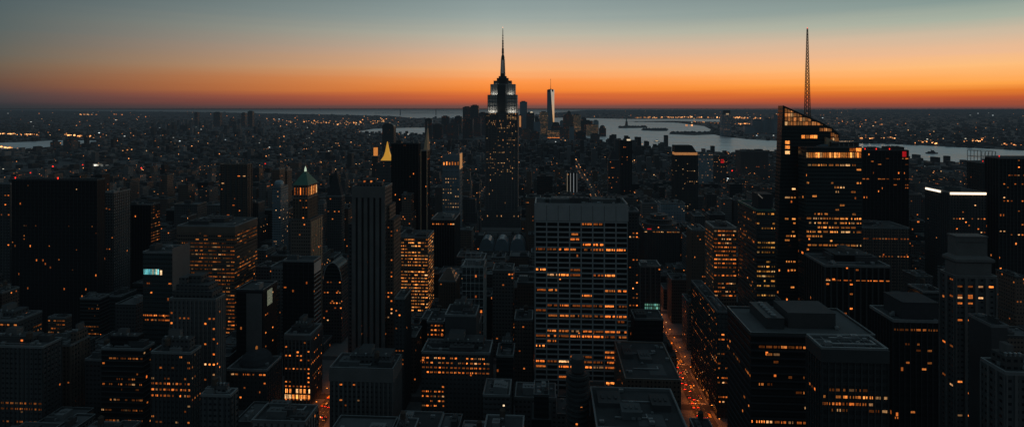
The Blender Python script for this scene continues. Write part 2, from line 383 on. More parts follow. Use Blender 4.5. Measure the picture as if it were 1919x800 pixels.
STEP=('mid_base','ll_a','ll_b','ll_d','dec_front','corner_shop','roofbox_left','mid_dark','mid_rows','mid_r1','ribbed_behind','br_panel','ll_c')
KEEP=('big_right','front_right','low_brown','bottom_roof_r','ribbed_behind','dark_right','deco_right','grn_left','ave_right','grace')
def tower(key,label,x0,x1,ytop,Y,xs=None,depth=None,mat='stone',ybot=800,style=None,bay=3.2,fh=3.8,rib='rib_stone',faces=None,
          lit=None,roofk=None,short=None,cat='building',w=.6,wz=1.1,out=.5,crown=0.0,name='office_tower',group=None,beacons=None):
    if lit is not None and mat+'_h' in M: mat+='_h'
    X0,X1,d=rect_from(x0,x1,Y); z=zat(ytop,d)
    if xs is not None:
        Xs=X1 if xs>x1 else X0
        depth=max(8.0,min(90.0,yside(xs,Xs)-Y))
    depth=depth or 30.0
    if Y<575 and key not in KEEP: depth=min(depth,26.0)
    Y1=Y+depth
    root=empty(name,((X0+X1)/2,Y,0)); tag(root,label,cat,group)
    lx,ly,_=root.location
    mb=MB(); mb.box(X0-lx,X1-lx,0,depth,0,z,0,1); mb.build('wall',[M[mat],M['roof']],root)
    vis='right' if (x0+x1)/2<1026 else 'left'
    faces=faces or ['front',vis]
    zr=z-crown
    if style=='grid': ribs(root,'facade_grid',rib,faces,X0,X1,Y,Y1,0,zr,bay,fh,w,wz,out)
    elif style=='ribs': ribs(root,'pier',rib,faces,X0,X1,Y,Y1,0,zr,bay,None,w,wz,out)
    elif style=='bands': ribs(root,'spandrel_band',rib,faces,X0,X1,Y,Y1,0,zr,None,fh,w,wz,out)
    if crown:
        mb=MB(); mb.box(X0-lx-out,X1-lx+out,-out,depth+out,zr,z-.02); mb.build('crown_band',M[rib],root)
    zb=max(0,zat(ybot,d))
    if lit:
        for L in lit:
            L=dict(L); face=L.pop('face','front'); a,b=L.pop('u',(0,1)); t,bt=L.pop('y',(None,None))
            if face=='vis': face=vis
            zt=zr-.2 if t is None else zat(t,d); zl=zb if bt is None else zat(bt,d)
            bb=L.pop('bay',bay); ff=L.pop('fh',fh)
            n=round((zr-.35-zt)/ff); 
            if style in('grid','bands'): zt=zr-.35-n*ff
            if face=='front': win_face(root,face,Y,X0+(X1-X0)*a,X0+(X1-X0)*b,max(zl,3),zt,bb,ff,**L)
            else: win_face(root,face,X1 if face=='right' else X0,Y+depth*a,Y+depth*b,max(zl,3),zt,bb,ff,**L)
    rk=dict(boxes=2,seed=hash(key)%1000 if False else sum(map(ord,key)),tank=False)
    if roofk: rk.update(roofk)
    if rk.get('boxes') is not None: roof_kit(root,X0,X1,Y,Y1,z,**rk)
    if beacons:
        for bx in beacons:
            XX,_=xat(bx,Y); XX-=lx
            mb=MB(); mb.box(XX-.15,XX+.15,1,1.3,z,z+2.2); s=d/1110*.9; mb.lathe(XX,1.15,[(.01,z+2.2),(s,z+2.2+s*.6),(s,z+2.2+s*1.4),(.01,z+2.2+s*2)],8)
            mb.build('warning_beacon',M['red'],root)
    if Y<520 and key in STEP:
        r=random.Random(len(label)*7+int(Y)); w_=X1-X0
        a0=X0-lx+w_*r.uniform(.08,.3); a1=X1-lx-w_*r.uniform(.08,.35); hh=r.uniform(5,9)
        mb=MB(); mb.box(a0,a1,depth*.35,depth-1.2,z+.1,z+hh,0,1); mb.build('setback_storey',[M[mat],M['roof']],root)
        b0=a0+(a1-a0)*r.uniform(.1,.4); b1=b0+(a1-a0)*r.uniform(.25,.45)
        mb=MB(); mb.box(b0,b1,depth*.5,depth-3,z+hh+.02,z+hh+r.uniform(3,6),0,1); mb.build('stair_bulkhead',[M['rib_stone'],M['roof']],root)
        for k in range(4):
            mb=MB(); q=a0+(a1-a0)*(k+.5)/4; mb.lathe(q,depth*.42,[(.5,z+hh),(.5,z+hh+1.4),(.9,z+hh+1.5),(.05,z+hh+2)],8); mb.build('roof_vent',M['metal'],root)
    reg(key,X0,X1,Y,Y1,z,x0,x1,ytop,ybot,short or label)
    return root,(X0,X1,Y,Y1,z,d)

def pbox(root,name,x0,x1,yt,yb,Y,depth,mat,mt='roof'):
    """a box of a building, surveyed on the plane y=Y"""
    X0,X1,d=rect_from(x0,x1,Y); lx,ly,lz=root.location
    mb=MB(); mb.box(X0-lx,X1-lx,Y-ly,Y+depth-ly,max(0,zat(yb,d)),zat(yt,d),0,1)
    return mb.build(name,[M[mat],M[mt]],root)

# ================================================================== LANDMARKS
GRID_G='midtown office blocks'
# --- white gridded slab at centre right
root,(X0,X1,Y0,Y1,z,d)=tower('grace','wide pale gridded office slab with rows of orange lit windows left of the red-lit avenue',1003,1176,385,520,depth=34,
   mat='black',style='grid',bay=10.0,fh=4.45,rib='travertine',w=1.1,wz=1.25,out=.7,crown=13.5,ybot=738,short='pale gridded slab',
   lit=[dict(rows=.30,p_row=.78,p=.10,panes=7,hz=.50,gap=.16,seed=11,mat='win')],roofk=dict(boxes=5,clutter=9,trim='travertine',parapet=1.6))
mb=MB(); lx=root.location.x
for i in range(1,8):
    x=X0+(X1-X0)*i/8-lx; mb.box(x-.18,x+.18,-.73,-.5,z-13.4,z-.1)
mb.build('cladding_joint',M['rib_dark'],root)
mb=MB()
mb.box(X0+14-lx,X0+46-lx,8,26,z,z+4.2); mb.box(X0+50-lx,X0+72-lx,12,30,z,z+3.6)
mb.build('mechanical_penthouse',M['roof_light'],root)

# --- striped limestone tower left of centre
root,(X0,X1,Y0,Y1,z,d)=tower('striped','tall grey tower with dark vertical window stripes and stepped warm-lit flank',660,722,352,540,xs=735,mat='stone_dark',ybot=690,
   style=None,short='striped tower',roofk=dict(boxes=1,clutter=2,trim='rib_stone'),name='stepped_tower')
lx,ly,_=root.location
mb=MB(); n=5; bw=(X1-X0)/(n+.62)
for i in range(n+1): mb.box(X0+i*bw-lx,X0+i*bw+bw*.62-lx,-.9,.02,0,z-9)
mb.box(X0-lx-.1,X1-lx+.1,-.95,.02,z-9,z-.1)
mb.build('pier',M['rib_stone'],root)
mb=MB()
for i in range(n): mb.box(X0+i*bw+bw*.64-lx,X0+(i+1)*bw-bw*.02-lx,-.12,.02,0,z-9.2)
mb.build('window_stripe',M['carglass'],root)
pbox(root,'lower_wing',722,738,412,700,545,26,'brown'); pbox(root,'lower_wing',722,730,385,412,546,22,'brown')
pbox(root,'lower_wing',738,757,575,700,536,24,'stone_dark'); pbox(root,'lower_wing',652,660,420,700,545,20,'stone_dark')
mb=MB(); mb.box(X0+4-lx,X1-4-lx,3,9,z,z+5); mb.box(X0+8-lx,X1-10-lx,4,8,z+5,z+8); mb.build('penthouse',M['stone_dark'],root)
win_face(root,'front',545,xat(725,545)[0],xat(737,545)[0],60,150,4,3.8,rows=0,p=.16,panes=1,seed=3)
tower('mid_wing','narrow dark stepped building hugging the foot of the striped tower, with a few lit windows',740,758,560,500,xs=770,mat='stone_dark',ybot=690,style='ribs',bay=3,w=.5,
   rib='rib_dark',lit=[dict(rows=0,p=.10,panes=1,seed=4)],roofk=dict(boxes=1,clutter=1),short='narrow stepped building')
tower('mid_base','broad grey masonry block with corniced roofline at the foot of the striped tower',618,736,692,430,xs=771,mat='stone_dark',style='ribs',bay=3.4,w=1.2,rib='rib_stone',crown=9,
   lit=[dict(rows=.08,p_row=.5,p=.02,panes=2,seed=5,hz=.4,u=(0,.55))],roofk=dict(boxes=2,clutter=6,tank=True,trim='rib_stone'),short='broad masonry block')

# --- far left group
tower('black_slab','huge featureless black slab with red beacons on its roof at the far left',22,182,338,640,depth=12,mat='black',ybot=515,style='ribs',bay=4.6,w=.35,rib='slate',out=.2,
   lit=[dict(rows=0,p=.010,panes=1,seed=6,mat='win_dim',bay=2.3)],roofk=dict(boxes=0,clutter=0,trim='slate'),beacons=[27,107],short='black slab')
tower('left_strip','slim grey textured tower just right of the black slab',193,213,362,720,depth=30,mat='concrete',ybot=520,style='grid',bay=3.4,fh=3.6,w=.5,wz=.5,rib='rib_dark',short='slim grey tower',
   lit=[dict(rows=0,p=.03,panes=1,seed=7)])
tower('left_edge','grey tower cut off by the left edge of the picture behind the black slab',-40,19,345,690,depth=30,mat='stone_dark',ybot=520,style='ribs',bay=4,w=.8,rib='rib_dark',short='left edge tower',
   lit=[dict(rows=0,p=.02,panes=1,seed=8)])
tower('left_dark2','black tower with one lit window column, right of the slim grey tower',215,283,385,760,xs=300,mat='black',ybot=525,style='ribs',bay=4,w=.3,rib='slate',out=.25,short='black window-column tower',
   lit=[dict(u=(.3,.42),rows=0,p=.42,panes=2,seed=9,bay=3,y=(425,520)),dict(face='vis',rows=.4,p=.05,panes=2,seed=10,mat='win_dim')],roofk=dict(boxes=1,clutter=2,trim='slate'))
root,(X0,X1,Y0,Y1,z,d)=tower('cyan','dark glass tower with a glowing cyan sign near its top and a pale blank flank',268,322,474,500,xs=357,mat='teal',ybot=640,style='bands',fh=4,rib='rib_dark',wz=.5,out=.25,short='cyan sign tower',
   lit=[dict(rows=.15,p_row=.6,p=.03,panes=3,seed=12,y=(520,620))],roofk=dict(boxes=1,clutter=3,trim='steelgrey'))
lx=root.location.x
mb=MB(); mb.box(.05+X1-lx,X1-lx+.35,.4,Y1-Y0-.4,z-38,z+4); mb.build('blank_flank',M['blank'],root)
a=xat(270,500)[0]-lx; b=xat(299,500)[0]-lx; zz=zat(509,d)
sg=MB(); sg.box(a-.4,b+3.5,-.5,-.05,zz-3.2,zz+3.2); sg=sg.build('sign_panel',M['rib_dark'],root)
for k in range(9):
    q=MB(); t0=a+(b-a)*k/9; q.box(t0,t0+(b-a)/9*.8,-.62,-.52,zz-2.3,zz+2.3); q.build('sign_light',M['cyan'],sg)
q=MB(); q.box(b+.8,b+2.6,-.62,-.52,zz-2.6,zz+1.4); q.build('sign_light',M['win_white'],sg)
tower('rows','broad office block with banded warm-lit floors wrapping two sides, left of centre',332,440,425,620,xs=482,mat='brown',ybot=640,style='bands',fh=4.0,rib='rib_brown',wz=1.3,out=.4,crown=7,short='banded office block',
   lit=[dict(rows=.50,p_row=.80,p=.13,panes=4,seed=13,bay=5,mat='win_dim',hz=.40),dict(u=(.88,1.0),rows=.55,p_row=.95,p=.3,panes=5,seed=113,bay=5,mat='win',hz=.40,y=(540,640)),dict(face='vis',rows=.45,p_row=.75,p=.1,panes=4,seed=14,bay=5,mat='win_dim',hz=.40)],
   roofk=dict(boxes=3,clutter=8,trim='steelgrey'))
# stepped art deco block
root,(X0,X1,Y0,Y1,z,d)=tower('deco_left','stepped masonry building with a ragged setback crown in front of the banded office block',318,405,562,430,xs=422,mat='stone_dark',ybot=720,style='ribs',bay=3.3,w=.9,rib='rib_stone',
   lit=[dict(rows=.12,p_row=.6,p=.07,panes=1,seed=15,hz=.45,gap=.5),dict(face='vis',rows=0,p=.06,panes=1,seed=16)],roofk=dict(boxes=1,clutter=3,trim='rib_stone'),short='ragged setback building')
for k,(a,b,t) in enumerate([(323,398,546),(330,392,534),(336,350,520),(355,378,516),(380,392,524)]):
    pbox(root,'setback',a,b,t,566 if k<1 else 548,434+3*k,14-1.5*k,'stone_dark')
tower('dec_front','squat masonry building with two rows of small lit windows, lower left foreground',283,358,662,400,xs=377,mat='stone_dark',style='ribs',bay=3,w=.9,rib='rib_dark',
   lit=[dict(rows=0,p=.04,panes=2,seed=17,mat='win_dim',gap=.35),dict(y=(712,746),rows=1,p_row=.85,panes=2,seed=18,gap=.35,fh=4.2),dict(face='vis',rows=.1,p_row=.5,p=.08,panes=1,seed=19,mat='win_dim')],roofk=dict(boxes=2,clutter=4,tank=True),short='squat masonry building')
root,(X0,X1,Y0,Y1,z,d)=tower('grey_panel','dark tower with grey blank front panel and small pale billboard at its top corner',443,493,545,484,xs=519,mat='black',ybot=660,style=None,short='grey panel tower',
   roofk=dict(boxes=1,clutter=2,trim='slate'),lit=[dict(face='vis',rows=0,p=.08,panes=1,seed=20)])
lx=root.location.x
mb=MB(); mb.box(xat(462,484)[0]-lx,xat(491,484)[0]-lx,-.4,-.02,5,z-2); mb.build('blank_panel',M['blank'],root)
mb=MB(); mb.box(X1-lx+.05,X1-lx+.5,6,16,z-15,z-1); bb=mb.build('billboard',M['rib_dark'],root)
mb=MB(); mb.box(X1-lx+.5,X1-lx+.6,6.5,15.5,z-14.5,z-1.5)
m_bill=emit('billboard_face',(.75,.9,.7),.16,rnd=.1,tex=.6); mb.build('billboard_face',m_bill,bb)
root,(X0,X1,Y0,Y1,z,d)=tower('stripe_dark','black office tower with pale horizontal stripes down its right flank and a white corner patch',530,588,490,560,xs=601,mat='black',ybot=615,style='ribs',bay=5,w=.35,rib='slate',out=.25,short='stripe-flank tower',
   roofk=dict(boxes=1,clutter=3,trim='steelgrey'),lit=[dict(rows=0,p=.02,panes=1,seed=21)])
lx=root.location.x; mb=MB()
zs=z-14
while zs>40: mb.box(X1-lx-.05,X1-lx+.5,.2,Y1-Y0-.2,zs-1.1,zs); zs-=4.2
mb.build('spandrel_band',M['travertine'],root)
mb=MB(); mb.box(X1-lx+.02,X1-lx+.4,.3,Y1-Y0-.3,z-12,z-1.5); mb.build('corner_patch',M['whitestone'],root)
# rounded roof tower
root=empty('rounded_tower',((xat(622,640)[0]),640,0)); tag(root,'slim office tower with a barrel-vaulted glass roof left of the striped tower','building')
X0,X1,d=rect_from(606,640,640); lx,ly,_=root.location; zt=zat(525,d)
mb=MB(); mb.box(X0-lx,X1-lx,0,28,0,zt); mb.build('wall',M['stone_dark'],root)
prof=[(X0-lx+.05,zt+.02)]+[((X0+X1)/2-lx-(X1-X0)/2*.98*math.cos(a*math.pi/12),zt+.02+(zat(492,d)-zt)*math.sin(a*math.pi/12)) for a in range(1,12)]+[(X1-lx-.05,zt+.02)]
mb=MB(); mb.prism(prof[::-1],0,28); mb.build('vaulted_roof',M['teal'],root)
mb=MB()
for a,b in zip(prof[:-1],prof[1:]): mb.bar((a[0],-.3,a[1]),(b[0],-.3,b[1]),.35)
mb.build('roof_rib',M['travertine'],root)
win_face(root,'front',640,X0,X1,20,zt,3.5,3.8,rows=0,p=.09,panes=1,seed=22); reg('rounded',X0,X1,640,668,zt,606,640,492,640,'rounded roof tower')
tower('corner_shop','corner building with brightly lit ground-floor shopfronts and pale cornice beside the street',533,582,628,505,xs=607,mat='stone_dark',ybot=760,style='ribs',bay=3.2,w=.8,rib='rib_stone',crown=4,short='bright shopfront corner',
   lit=[dict(rows=.1,p_row=.6,p=.18,panes=1,seed=23),dict(y=(728,752),rows=1,p_row=1,panes=2,mat='shop',seed=24,fh=5,hz=.95),dict(face='vis',rows=.2,p_row=.4,p=.16,panes=1,seed=25)],roofk=dict(boxes=2,clutter=3,trim='travertine'))
root,(X0,X1,Y0,Y1,z,d)=tower('dome_low','low masonry building with a shallow dark dome and a lit top-floor row',425,500,694,455,xs=530,mat='stone_dark',style='ribs',bay=3.2,w=.8,rib='rib_dark',ybot=790,short='low domed building',
   lit=[dict(y=(696,704),rows=1,p_row=.9,panes=2,seed=26),dict(y=(712,790),rows=.1,p_row=.5,p=.06,panes=1,seed=27)],roofk=dict(boxes=0,clutter=2))
mb=MB(); R=13; mb.lathe(0,16,[(R,z),(R*.98,z+2),(R*.85,z+5.5),(R*.6,z+8.5),(R*.3,z+10.2),(.05,z+10.8)],24); dm=mb.build('dome',M['slate'],root)
mb=MB(); mb.lathe(0,16,[(.9,z+10.6),(.9,z+12.4),(.05,z+13.4)],8); mb.build('lantern',M['win_hot'],dm)
tower('roofbox_left','dark building with pale rooftop boxes near the bottom edge, left of the low domed building',376,432,742,370,xs=446,mat='stone_dark',style='ribs',bay=4,w=.8,rib='rib_dark',short='rooftop box building',roofk=dict(boxes=4,clutter=8,tank=True,mat='roof_light'))
tower('bottom_roof','near building with cluttered flat roof and pale flank at the bottom edge',472,572,792,345,xs=596,mat='concrete',style='ribs',bay=4,w=.9,rib='rib_dark',short='cluttered bottom roof',roofk=dict(boxes=4,clutter=14,parapet=1.5,trim='blank'))
# lower left corner
tower('ll_a','broad dark masonry building with paired lit windows and pale flank in the lower left corner',-60,80,650,420,xs=116,mat='stone_dark',style='ribs',bay=3.6,w=1.0,rib='rib_dark',short='corner masonry building',
   lit=[dict(rows=0,p=.01,panes=2,seed=30,mat='win_dim',gap=.4),dict(y=(748,766),rows=1,p_row=.8,panes=2,seed=31,mat='win_dim',gap=.3,fh=4.2),dict(y=(783,792),rows=.5,p_row=.35,panes=2,seed=32,mat='win_dim',gap=.3)],roofk=dict(boxes=4,clutter=8,tank=True,mat='roof_light'))
tower('ll_b','pale-flanked masonry block standing right of the corner masonry building',118,132,648,450,xs=168,mat='brown',style='ribs',bay=3.6,w=.8,rib='rib_brown',short='pale-flanked block',lit=[dict(rows=0,p=.05,panes=1,seed=33)],roofk=dict(boxes=1,clutter=3))
tower('ll_c','terraced dark building with slanting lit floors at the left edge',-50,32,602,500,xs=92,mat='stone_dark',style='bands',fh=4.2,rib='rib_dark',ybot=650,short='terraced left-edge building',lit=[dict(face='vis',rows=.35,p_row=.5,p=.08,panes=2,seed=34,mat='win_dim',bay=5),dict(rows=.3,p_row=.5,p=.1,panes=2,seed=35,mat='win_dim')])
tower('ll_d','wide dark roofed block with sparse lit windows in the lower left',190,268,655,440,xs=290,mat='black',style='bands',fh=4,rib='rib_dark',wz=.6,short='wide dark block',lit=[dict(rows=.14,p_row=.45,p=.05,panes=2,seed=36,mat='win_dim'),dict(face='vis',rows=.1,p_row=.3,p=.06,panes=1,seed=37,mat='win_dim')],roofk=dict(boxes=3,clutter=7))
tower('ll_e','small dark office block with rows of lit windows below the black slab',90,122,596,560,xs=134,mat='brown',ybot=640,style='bands',fh=3.8,rib='rib_brown',short='small lit-row block',lit=[dict(rows=.5,p_row=.7,p=.12,panes=2,seed=38,mat='win_dim')])
tower('ll_f','small dark block with scattered lit windows right of the small lit-row block',150,186,560,600,xs=205,mat='black',ybot=640,style='bands',fh=3.8,rib='rib_dark',short='small scattered-light block',lit=[dict(rows=.2,p_row=.5,p=.06,panes=2,seed=39,mat='win_dim')])
# left middle distance
tower('brown_tower','dark brown tower with vertical bands standing alone left of the green-roofed tower',413,463,309,900,xs=472,mat='brown',ybot=410,style='ribs',bay=9,w=3.2,rib='rib_dark',out=.8,short='dark brown tower',lit=[dict(rows=0,p=.02,panes=1,seed=40)],roofk=dict(boxes=1,clutter=1,trim='rib_brown'))
root,(X0,X1,Y0,Y1,z,d)=tower('curved_glass','pale rounded glass tower with curved top left of the green-roofed tower',510,526,352,880,depth=26,mat='bluegrey',ybot=410,style='bands',fh=3.8,rib='blueglass',short='rounded glass tower',roofk=dict(boxes=0,clutter=0))
mb=MB(); mb.lathe(0,9,[(7.2,z),(7.2,z+5),(6.4,z+8),(4.2,z+10),(.05,z+10.6)],20); mb.build('rounded_top',M['blueglass'],root)
tower('pink_slab','warm-tinted slab behind the rounded glass tower',509,524,318,1010,depth=22,mat='brown',ybot=350,style='bands',fh=4,rib='rib_brown',short='warm-tinted slab')
tower('pink_slab2','second warm-tinted slab, shorter, just right of the taller one',529,538,320,1035,depth=20,mat='brown',ybot=350,style='bands',fh=4,rib='rib_brown',short='shorter warm slab')
# green-roofed tower
root,(X0,X1,Y0,Y1,z,d)=tower('green_roof','brown masonry tower with a green copper pyramid roof and lit belvedere windows',549,577,372,640,xs=595,mat='brown',ybot=490,style='ribs',bay=3.4,w=1.0,rib='rib_brown',out=.5,short='green-roofed tower',name='pyramid_roof_tower',
   lit=[dict(rows=0,p=.09,panes=1,seed=41,gap=.5)],roofk=dict(boxes=0,clutter=0,parapet=.8,trim='rib_brown'))
lx,ly,_=root.location; D=Y1-Y0; w0=X0-lx; w1=X1-lx
zb=zat(347,d); zc=zat(322,d)
mb=MB(); mb.box(w0+.4,w1-.4,.4,D-.4,z+.1,zb); mb.build('belvedere',M['brown'],root)
for i in range(5):
    q=MB(); a=w0+1.5+(w1-w0-4)*i/4; q.box(a,a+.9,.28,.42,z+4,zb-3); q.build('lit_window',M['win'],root)
for i in range(6):
    q=MB(); a=1.5+(D-4)*i/5; q.box(w1-.42,w1-.28,a,a+1.3,z+3,zb-2.5); q.build('lit_window',M['win_hot'],root)
cx=(w0+w1)/2
mb=MB(); mb.frustum(w0-.3,w1+.3,-.3,D+.3,zb,cx-1.2,cx+1.2,D/2-1.2,D/2+1.2,zc-1); rf=mb.build('pyramid_roof',M['copper'],root)
mb=MB(); mb.lathe(cx,D/2,[(1.3,zc-1),(1.3,zc+1.2),(.9,zc+2.5),(.1,zc+5)],8); mb.build('lantern',emit('pale_lantern',(.8,1,.75),.55,rnd=.1),rf)
mb=MB(); mb.bar((cx,D/2,zc+4.8),(cx,D/2,zc+11),.12); mb.build('flagpole',M['metal'],rf)
mb=MB(); mb.box(w0-.5,w1+.5,-.5,D+.5,zb-.7,zb-.02); mb.build('cornice',M['rib_brown'],root)
pbox(root,'lower_shaft',545,582,412,700,634,36,'brown')
X1b=xat(582,634)[0]-lx; mb=MB()
for i in range(6): mb.box(X1b,X1b+.6,-4+i*5.5,-2.4+i*5.5,5,zat(414,d))
mb.build('flank_pier',M['tan'],root)
# dark cone roof
root,(X0,X1,Y0,Y1,z,d)=tower('dark_pyr','dark tower with a steep slate pyramid roof and a tiny light on its tip',612,640,368,860,xs=646,mat='stone_dark',ybot=420,short='slate pyramid tower',roofk=dict(boxes=0,clutter=0))
lx=root.location.x; mb=MB(); mb.frustum(X0-lx,X1-lx,0,Y1-Y0,z+.1,-.4,.4,(Y1-Y0)/2-.4,(Y1-Y0)/2+.4,zat(319,d)); mb.build('pyramid_roof',M['slate'],root)
mb=MB(); mb.lathe(0,(Y1-Y0)/2,[(.01,zat(319,d)),(.6,zat(319,d)+.6),(.01,zat(319,d)+1.4)],8); mb.build('warning_beacon',M['win_hot'],root)
# gold pyramid
root,(X0,X1,Y0,Y1,z,d)=tower('gold','masonry tower with a glowing gilded pyramid roof right of the slate pyramid tower',713,735,302,1500,xs=739,mat='stone_dark',ybot=345,short='gold pyramid tower',name='gilded_pyramid_tower',roofk=dict(boxes=0,clutter=0))
lx=root.location.x; D=Y1-Y0; cy=D/2; hw=(X1-X0)/2
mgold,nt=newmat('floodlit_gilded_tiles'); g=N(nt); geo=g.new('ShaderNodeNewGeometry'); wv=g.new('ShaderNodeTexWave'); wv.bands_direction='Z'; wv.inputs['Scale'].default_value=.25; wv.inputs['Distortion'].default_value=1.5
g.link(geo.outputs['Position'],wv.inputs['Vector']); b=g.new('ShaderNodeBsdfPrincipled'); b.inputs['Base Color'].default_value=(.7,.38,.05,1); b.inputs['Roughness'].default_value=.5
b.inputs['Emission Color'].default_value=(1,.47,.05,1); g.link(g.math('MULTIPLY_ADD',wv.outputs['Fac'],.22,.36),b.inputs['Emission Strength']); finish(mgold,nt,b.outputs[0])  # floodlight painted on: the tiles themselves glow by emission in soft bands
mb=MB(); prof=[(1.0,0),(.94,.06),(.55,.25),(.32,.5),(.2,.72),(.04,1)]; H=zat(266,d)-z
for (r0,t0),(r1,t1) in zip(prof[:-1],prof[1:]): mb.frustum(-hw*r0,hw*r0,cy-cy*r0,cy+cy*r0,z+H*t0,-hw*r1,hw*r1,cy-cy*r1,cy+cy*r1,z+H*t1)
mb.build('gilded_roof',mgold,root)
pbox(root,'lower_block',704,742,306,420,1496,60,'stone_dark')
root,(X0,X1,Y0,Y1,z,d)=tower('white_glow','slim tower with a bright white-orange lit crown left of the gold pyramid tower',697,708,293,1600,depth=22,mat='stone_dark',ybot=345,short='glowing crown tower',roofk=dict(boxes=0,clutter=0))
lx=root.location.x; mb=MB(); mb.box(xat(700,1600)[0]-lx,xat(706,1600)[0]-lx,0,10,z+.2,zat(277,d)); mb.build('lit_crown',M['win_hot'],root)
tower('boxy','broad black boxy tower right of the gold pyramid tower',733,784,270,1000,xs=788,mat='black',ybot=345,style='ribs',bay=5,w=.5,rib='slate',short='boxy black tower',lit=[dict(rows=.08,p_row=.3,p=.012,panes=2,seed=42,mat='win_dim')],roofk=dict(boxes=1,clutter=0,trim='slate'))
root,(X0,X1,Y0,Y1,z,d)=tower('fin','slender dark tower with warm bright-edged fins and a spiked cap, left of the teal tower',789,800,283,960,xs=806,mat='black',ybot=405,short='spiked fin tower',roofk=dict(boxes=0,clutter=0))
lx=root.location.x; D=Y1-Y0
for a in (X0-lx-.6,X1-lx-.4):
    mb=MB(); mb.box(a,a+1.1,-1.0,.6,20,z+2); mb.build('edge_fin',M['tan'],root)
mb=MB(); mb.frustum(X0-lx+4,X1-lx,0,D,z+.2,X1-lx-1.6,X1-lx-.6,D*.4,D*.5,zat(241,d)); mb.build('spiked_cap',M['tan'],root)
mb=MB(); mb.bar((X1-lx-1.1,D*.45,zat(243,d)),(X1-lx-1.1,D*.45,zat(228,d)),.35); mb.build('mast',M['metal'],root)
root,(X0,X1,Y0,Y1,z,d)=tower('teal_dots','blue-grey tower dotted with small lit windows under an open floodlit crown',829,861,311,1000,xs=866,mat='bluegrey',ybot=432,style='grid',bay=4.1,fh=6,w=1.2,wz=1.8,out=.3,rib='blueglass',short='dotted blue tower',
   lit=[dict(rows=.35,p_row=.8,p=.42,panes=1,seed=43,mat='win_cool',gap=.55,hz=.35,fh=6,bay=4.1,y=(330,395)),dict(y=(395,410),rows=.6,p_row=.7,panes=1,seed=44,mat='win_dim',gap=.5,fh=6)],roofk=dict(boxes=0,clutter=0))
lx=root.location.x; D=Y1-Y0; zc=zat(290,d); nb=6; bw=(X1-X0)/nb
mb=MB()
for i in range(nb+1): mb.box(X0-lx+i*bw-.55,X0-lx+i*bw+.55,-.4,.8,z,zc)
mb.box(X0-lx,X1-lx,-.3,.6,zc-11,zc-.1); mb.box(X0-lx,X1-lx,D-1,D,z,zc-1); mb.box(X1-lx-.8,X1-lx+.1,1,D-1,z,zc+2)
mb.build('crown_frame',M['blueglass'],root)
for i in range(nb):
    q=MB(); q.box(X0-lx+i*bw+1.6,X0-lx+(i+1)*bw-1.4,.9,1.1,z+.4,z+6+(i%2)); q.build('crown_light',M['win_hot'],root)
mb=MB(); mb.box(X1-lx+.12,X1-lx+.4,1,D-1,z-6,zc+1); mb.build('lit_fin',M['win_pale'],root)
tower('dark_row','low black block with one red-orange lit row below the dotted blue tower',808,852,412,820,xs=862,mat='black',ybot=500,style='ribs',bay=3.5,w=.4,rib='rib_dark',short='single-row black block',lit=[dict(y=(416,424),rows=1,p_row=.9,panes=2,seed=45,fh=5)],roofk=dict(boxes=2,clutter=3))
tower('grey_mid','plain grey slab tucked left of the dotted blue tower',815,829,352,1060,depth=25,mat='blank',ybot=402,short='plain grey slab',roofk=dict(boxes=0,clutter=0))
tower('orange_box','stocky office block glowing with dense rows of amber lit windows left of centre',745,802,445,730,xs=813,mat='brown',ybot=596,style='bands',fh=4.0,wz=1.2,rib='rib_brown',short='glowing amber block',
   lit=[dict(rows=.62,p_row=.92,p=.45,panes=3,seed=46,mat='win_hot',bay=4.2,hz=.46,gap=.08),dict(face='vis',rows=.62,p_row=.9,p=.4,panes=3,seed=47,mat='win_hot',bay=4.2,hz=.46,gap=.1)],roofk=dict(boxes=2,clutter=4))
root,(X0,X1,Y0,Y1,z,d)=tower('white_grid','mid-rise glass tower with thin pale grid lines and a framed rooftop screen, centre',866,906,500,560,xs=917,mat='teal',ybot=592,style='grid',bay=4.0,fh=7.5,w=.35,wz=.4,out=.3,rib='whitestone',short='pale-lined glass tower',
   lit=[dict(rows=.1,p_row=.5,p=.03,panes=1,seed=48,gap=.4,y=(540,592))],roofk=dict(boxes=1,clutter=2,trim='travertine'))
lx=root.location.x; D=Y1-Y0; mb=MB(); zc=zat(487,d)
for a,b in (((X0-lx,0),(X1-lx,0)),((X1-lx,0),(X1-lx,D)),((X0-lx,D),(X1-lx,D))):
    mb.bar((a[0],a[1],zc),(b[0],b[1],zc),.35)
    for k in range(5): 
        p=(a[0]+(b[0]-a[0])*k/4,a[1]+(b[1]-a[1])*k/4); mb.bar((p[0],p[1],z),(p[0],p[1],zc),.25)
mb.build('rooftop_screen',M['travertine'],root)
root,(X0,X1,Y0,Y1,z,d)=tower('brick_pyr','small brown brick tower with a hipped roof left of the pale-lined glass tower',822,854,528,620,xs=861,mat='brick',ybot=592,short='hipped brick tower',roofk=dict(boxes=0,clutter=0),style='ribs',bay=2.6,w=.6,rib='rib_brown')
lx=root.location.x; mb=MB(); mb.frustum(X0-lx-.3,X1-lx+.3,-.3,Y1-Y0+.3,z+.1,-2,2,(Y1-Y0)/2-2,(Y1-Y0)/2+2,zat(508,d)); mb.build('hipped_roof',M['brick'],root)
tower('mid_dark','dark windowless mass with slightly raised roof edge below the pale-lined glass tower',834,892,592,500,xs=908,mat='blank_dark',ybot=650,short='dark windowless mass',roofk=dict(boxes=2,clutter=5,trim='steelgrey'))
tower('mid_litleft','dark building with a few paired lit windows left of the windowless mass',800,832,604,515,depth=24,mat='teal',ybot=660,style='bands',fh=4,rib='rib_dark',wz=.6,short='paired-window building',lit=[dict(rows=.3,p_row=.5,p=.12,panes=2,seed=49,gap=.4)],roofk=dict(boxes=1,clutter=3))
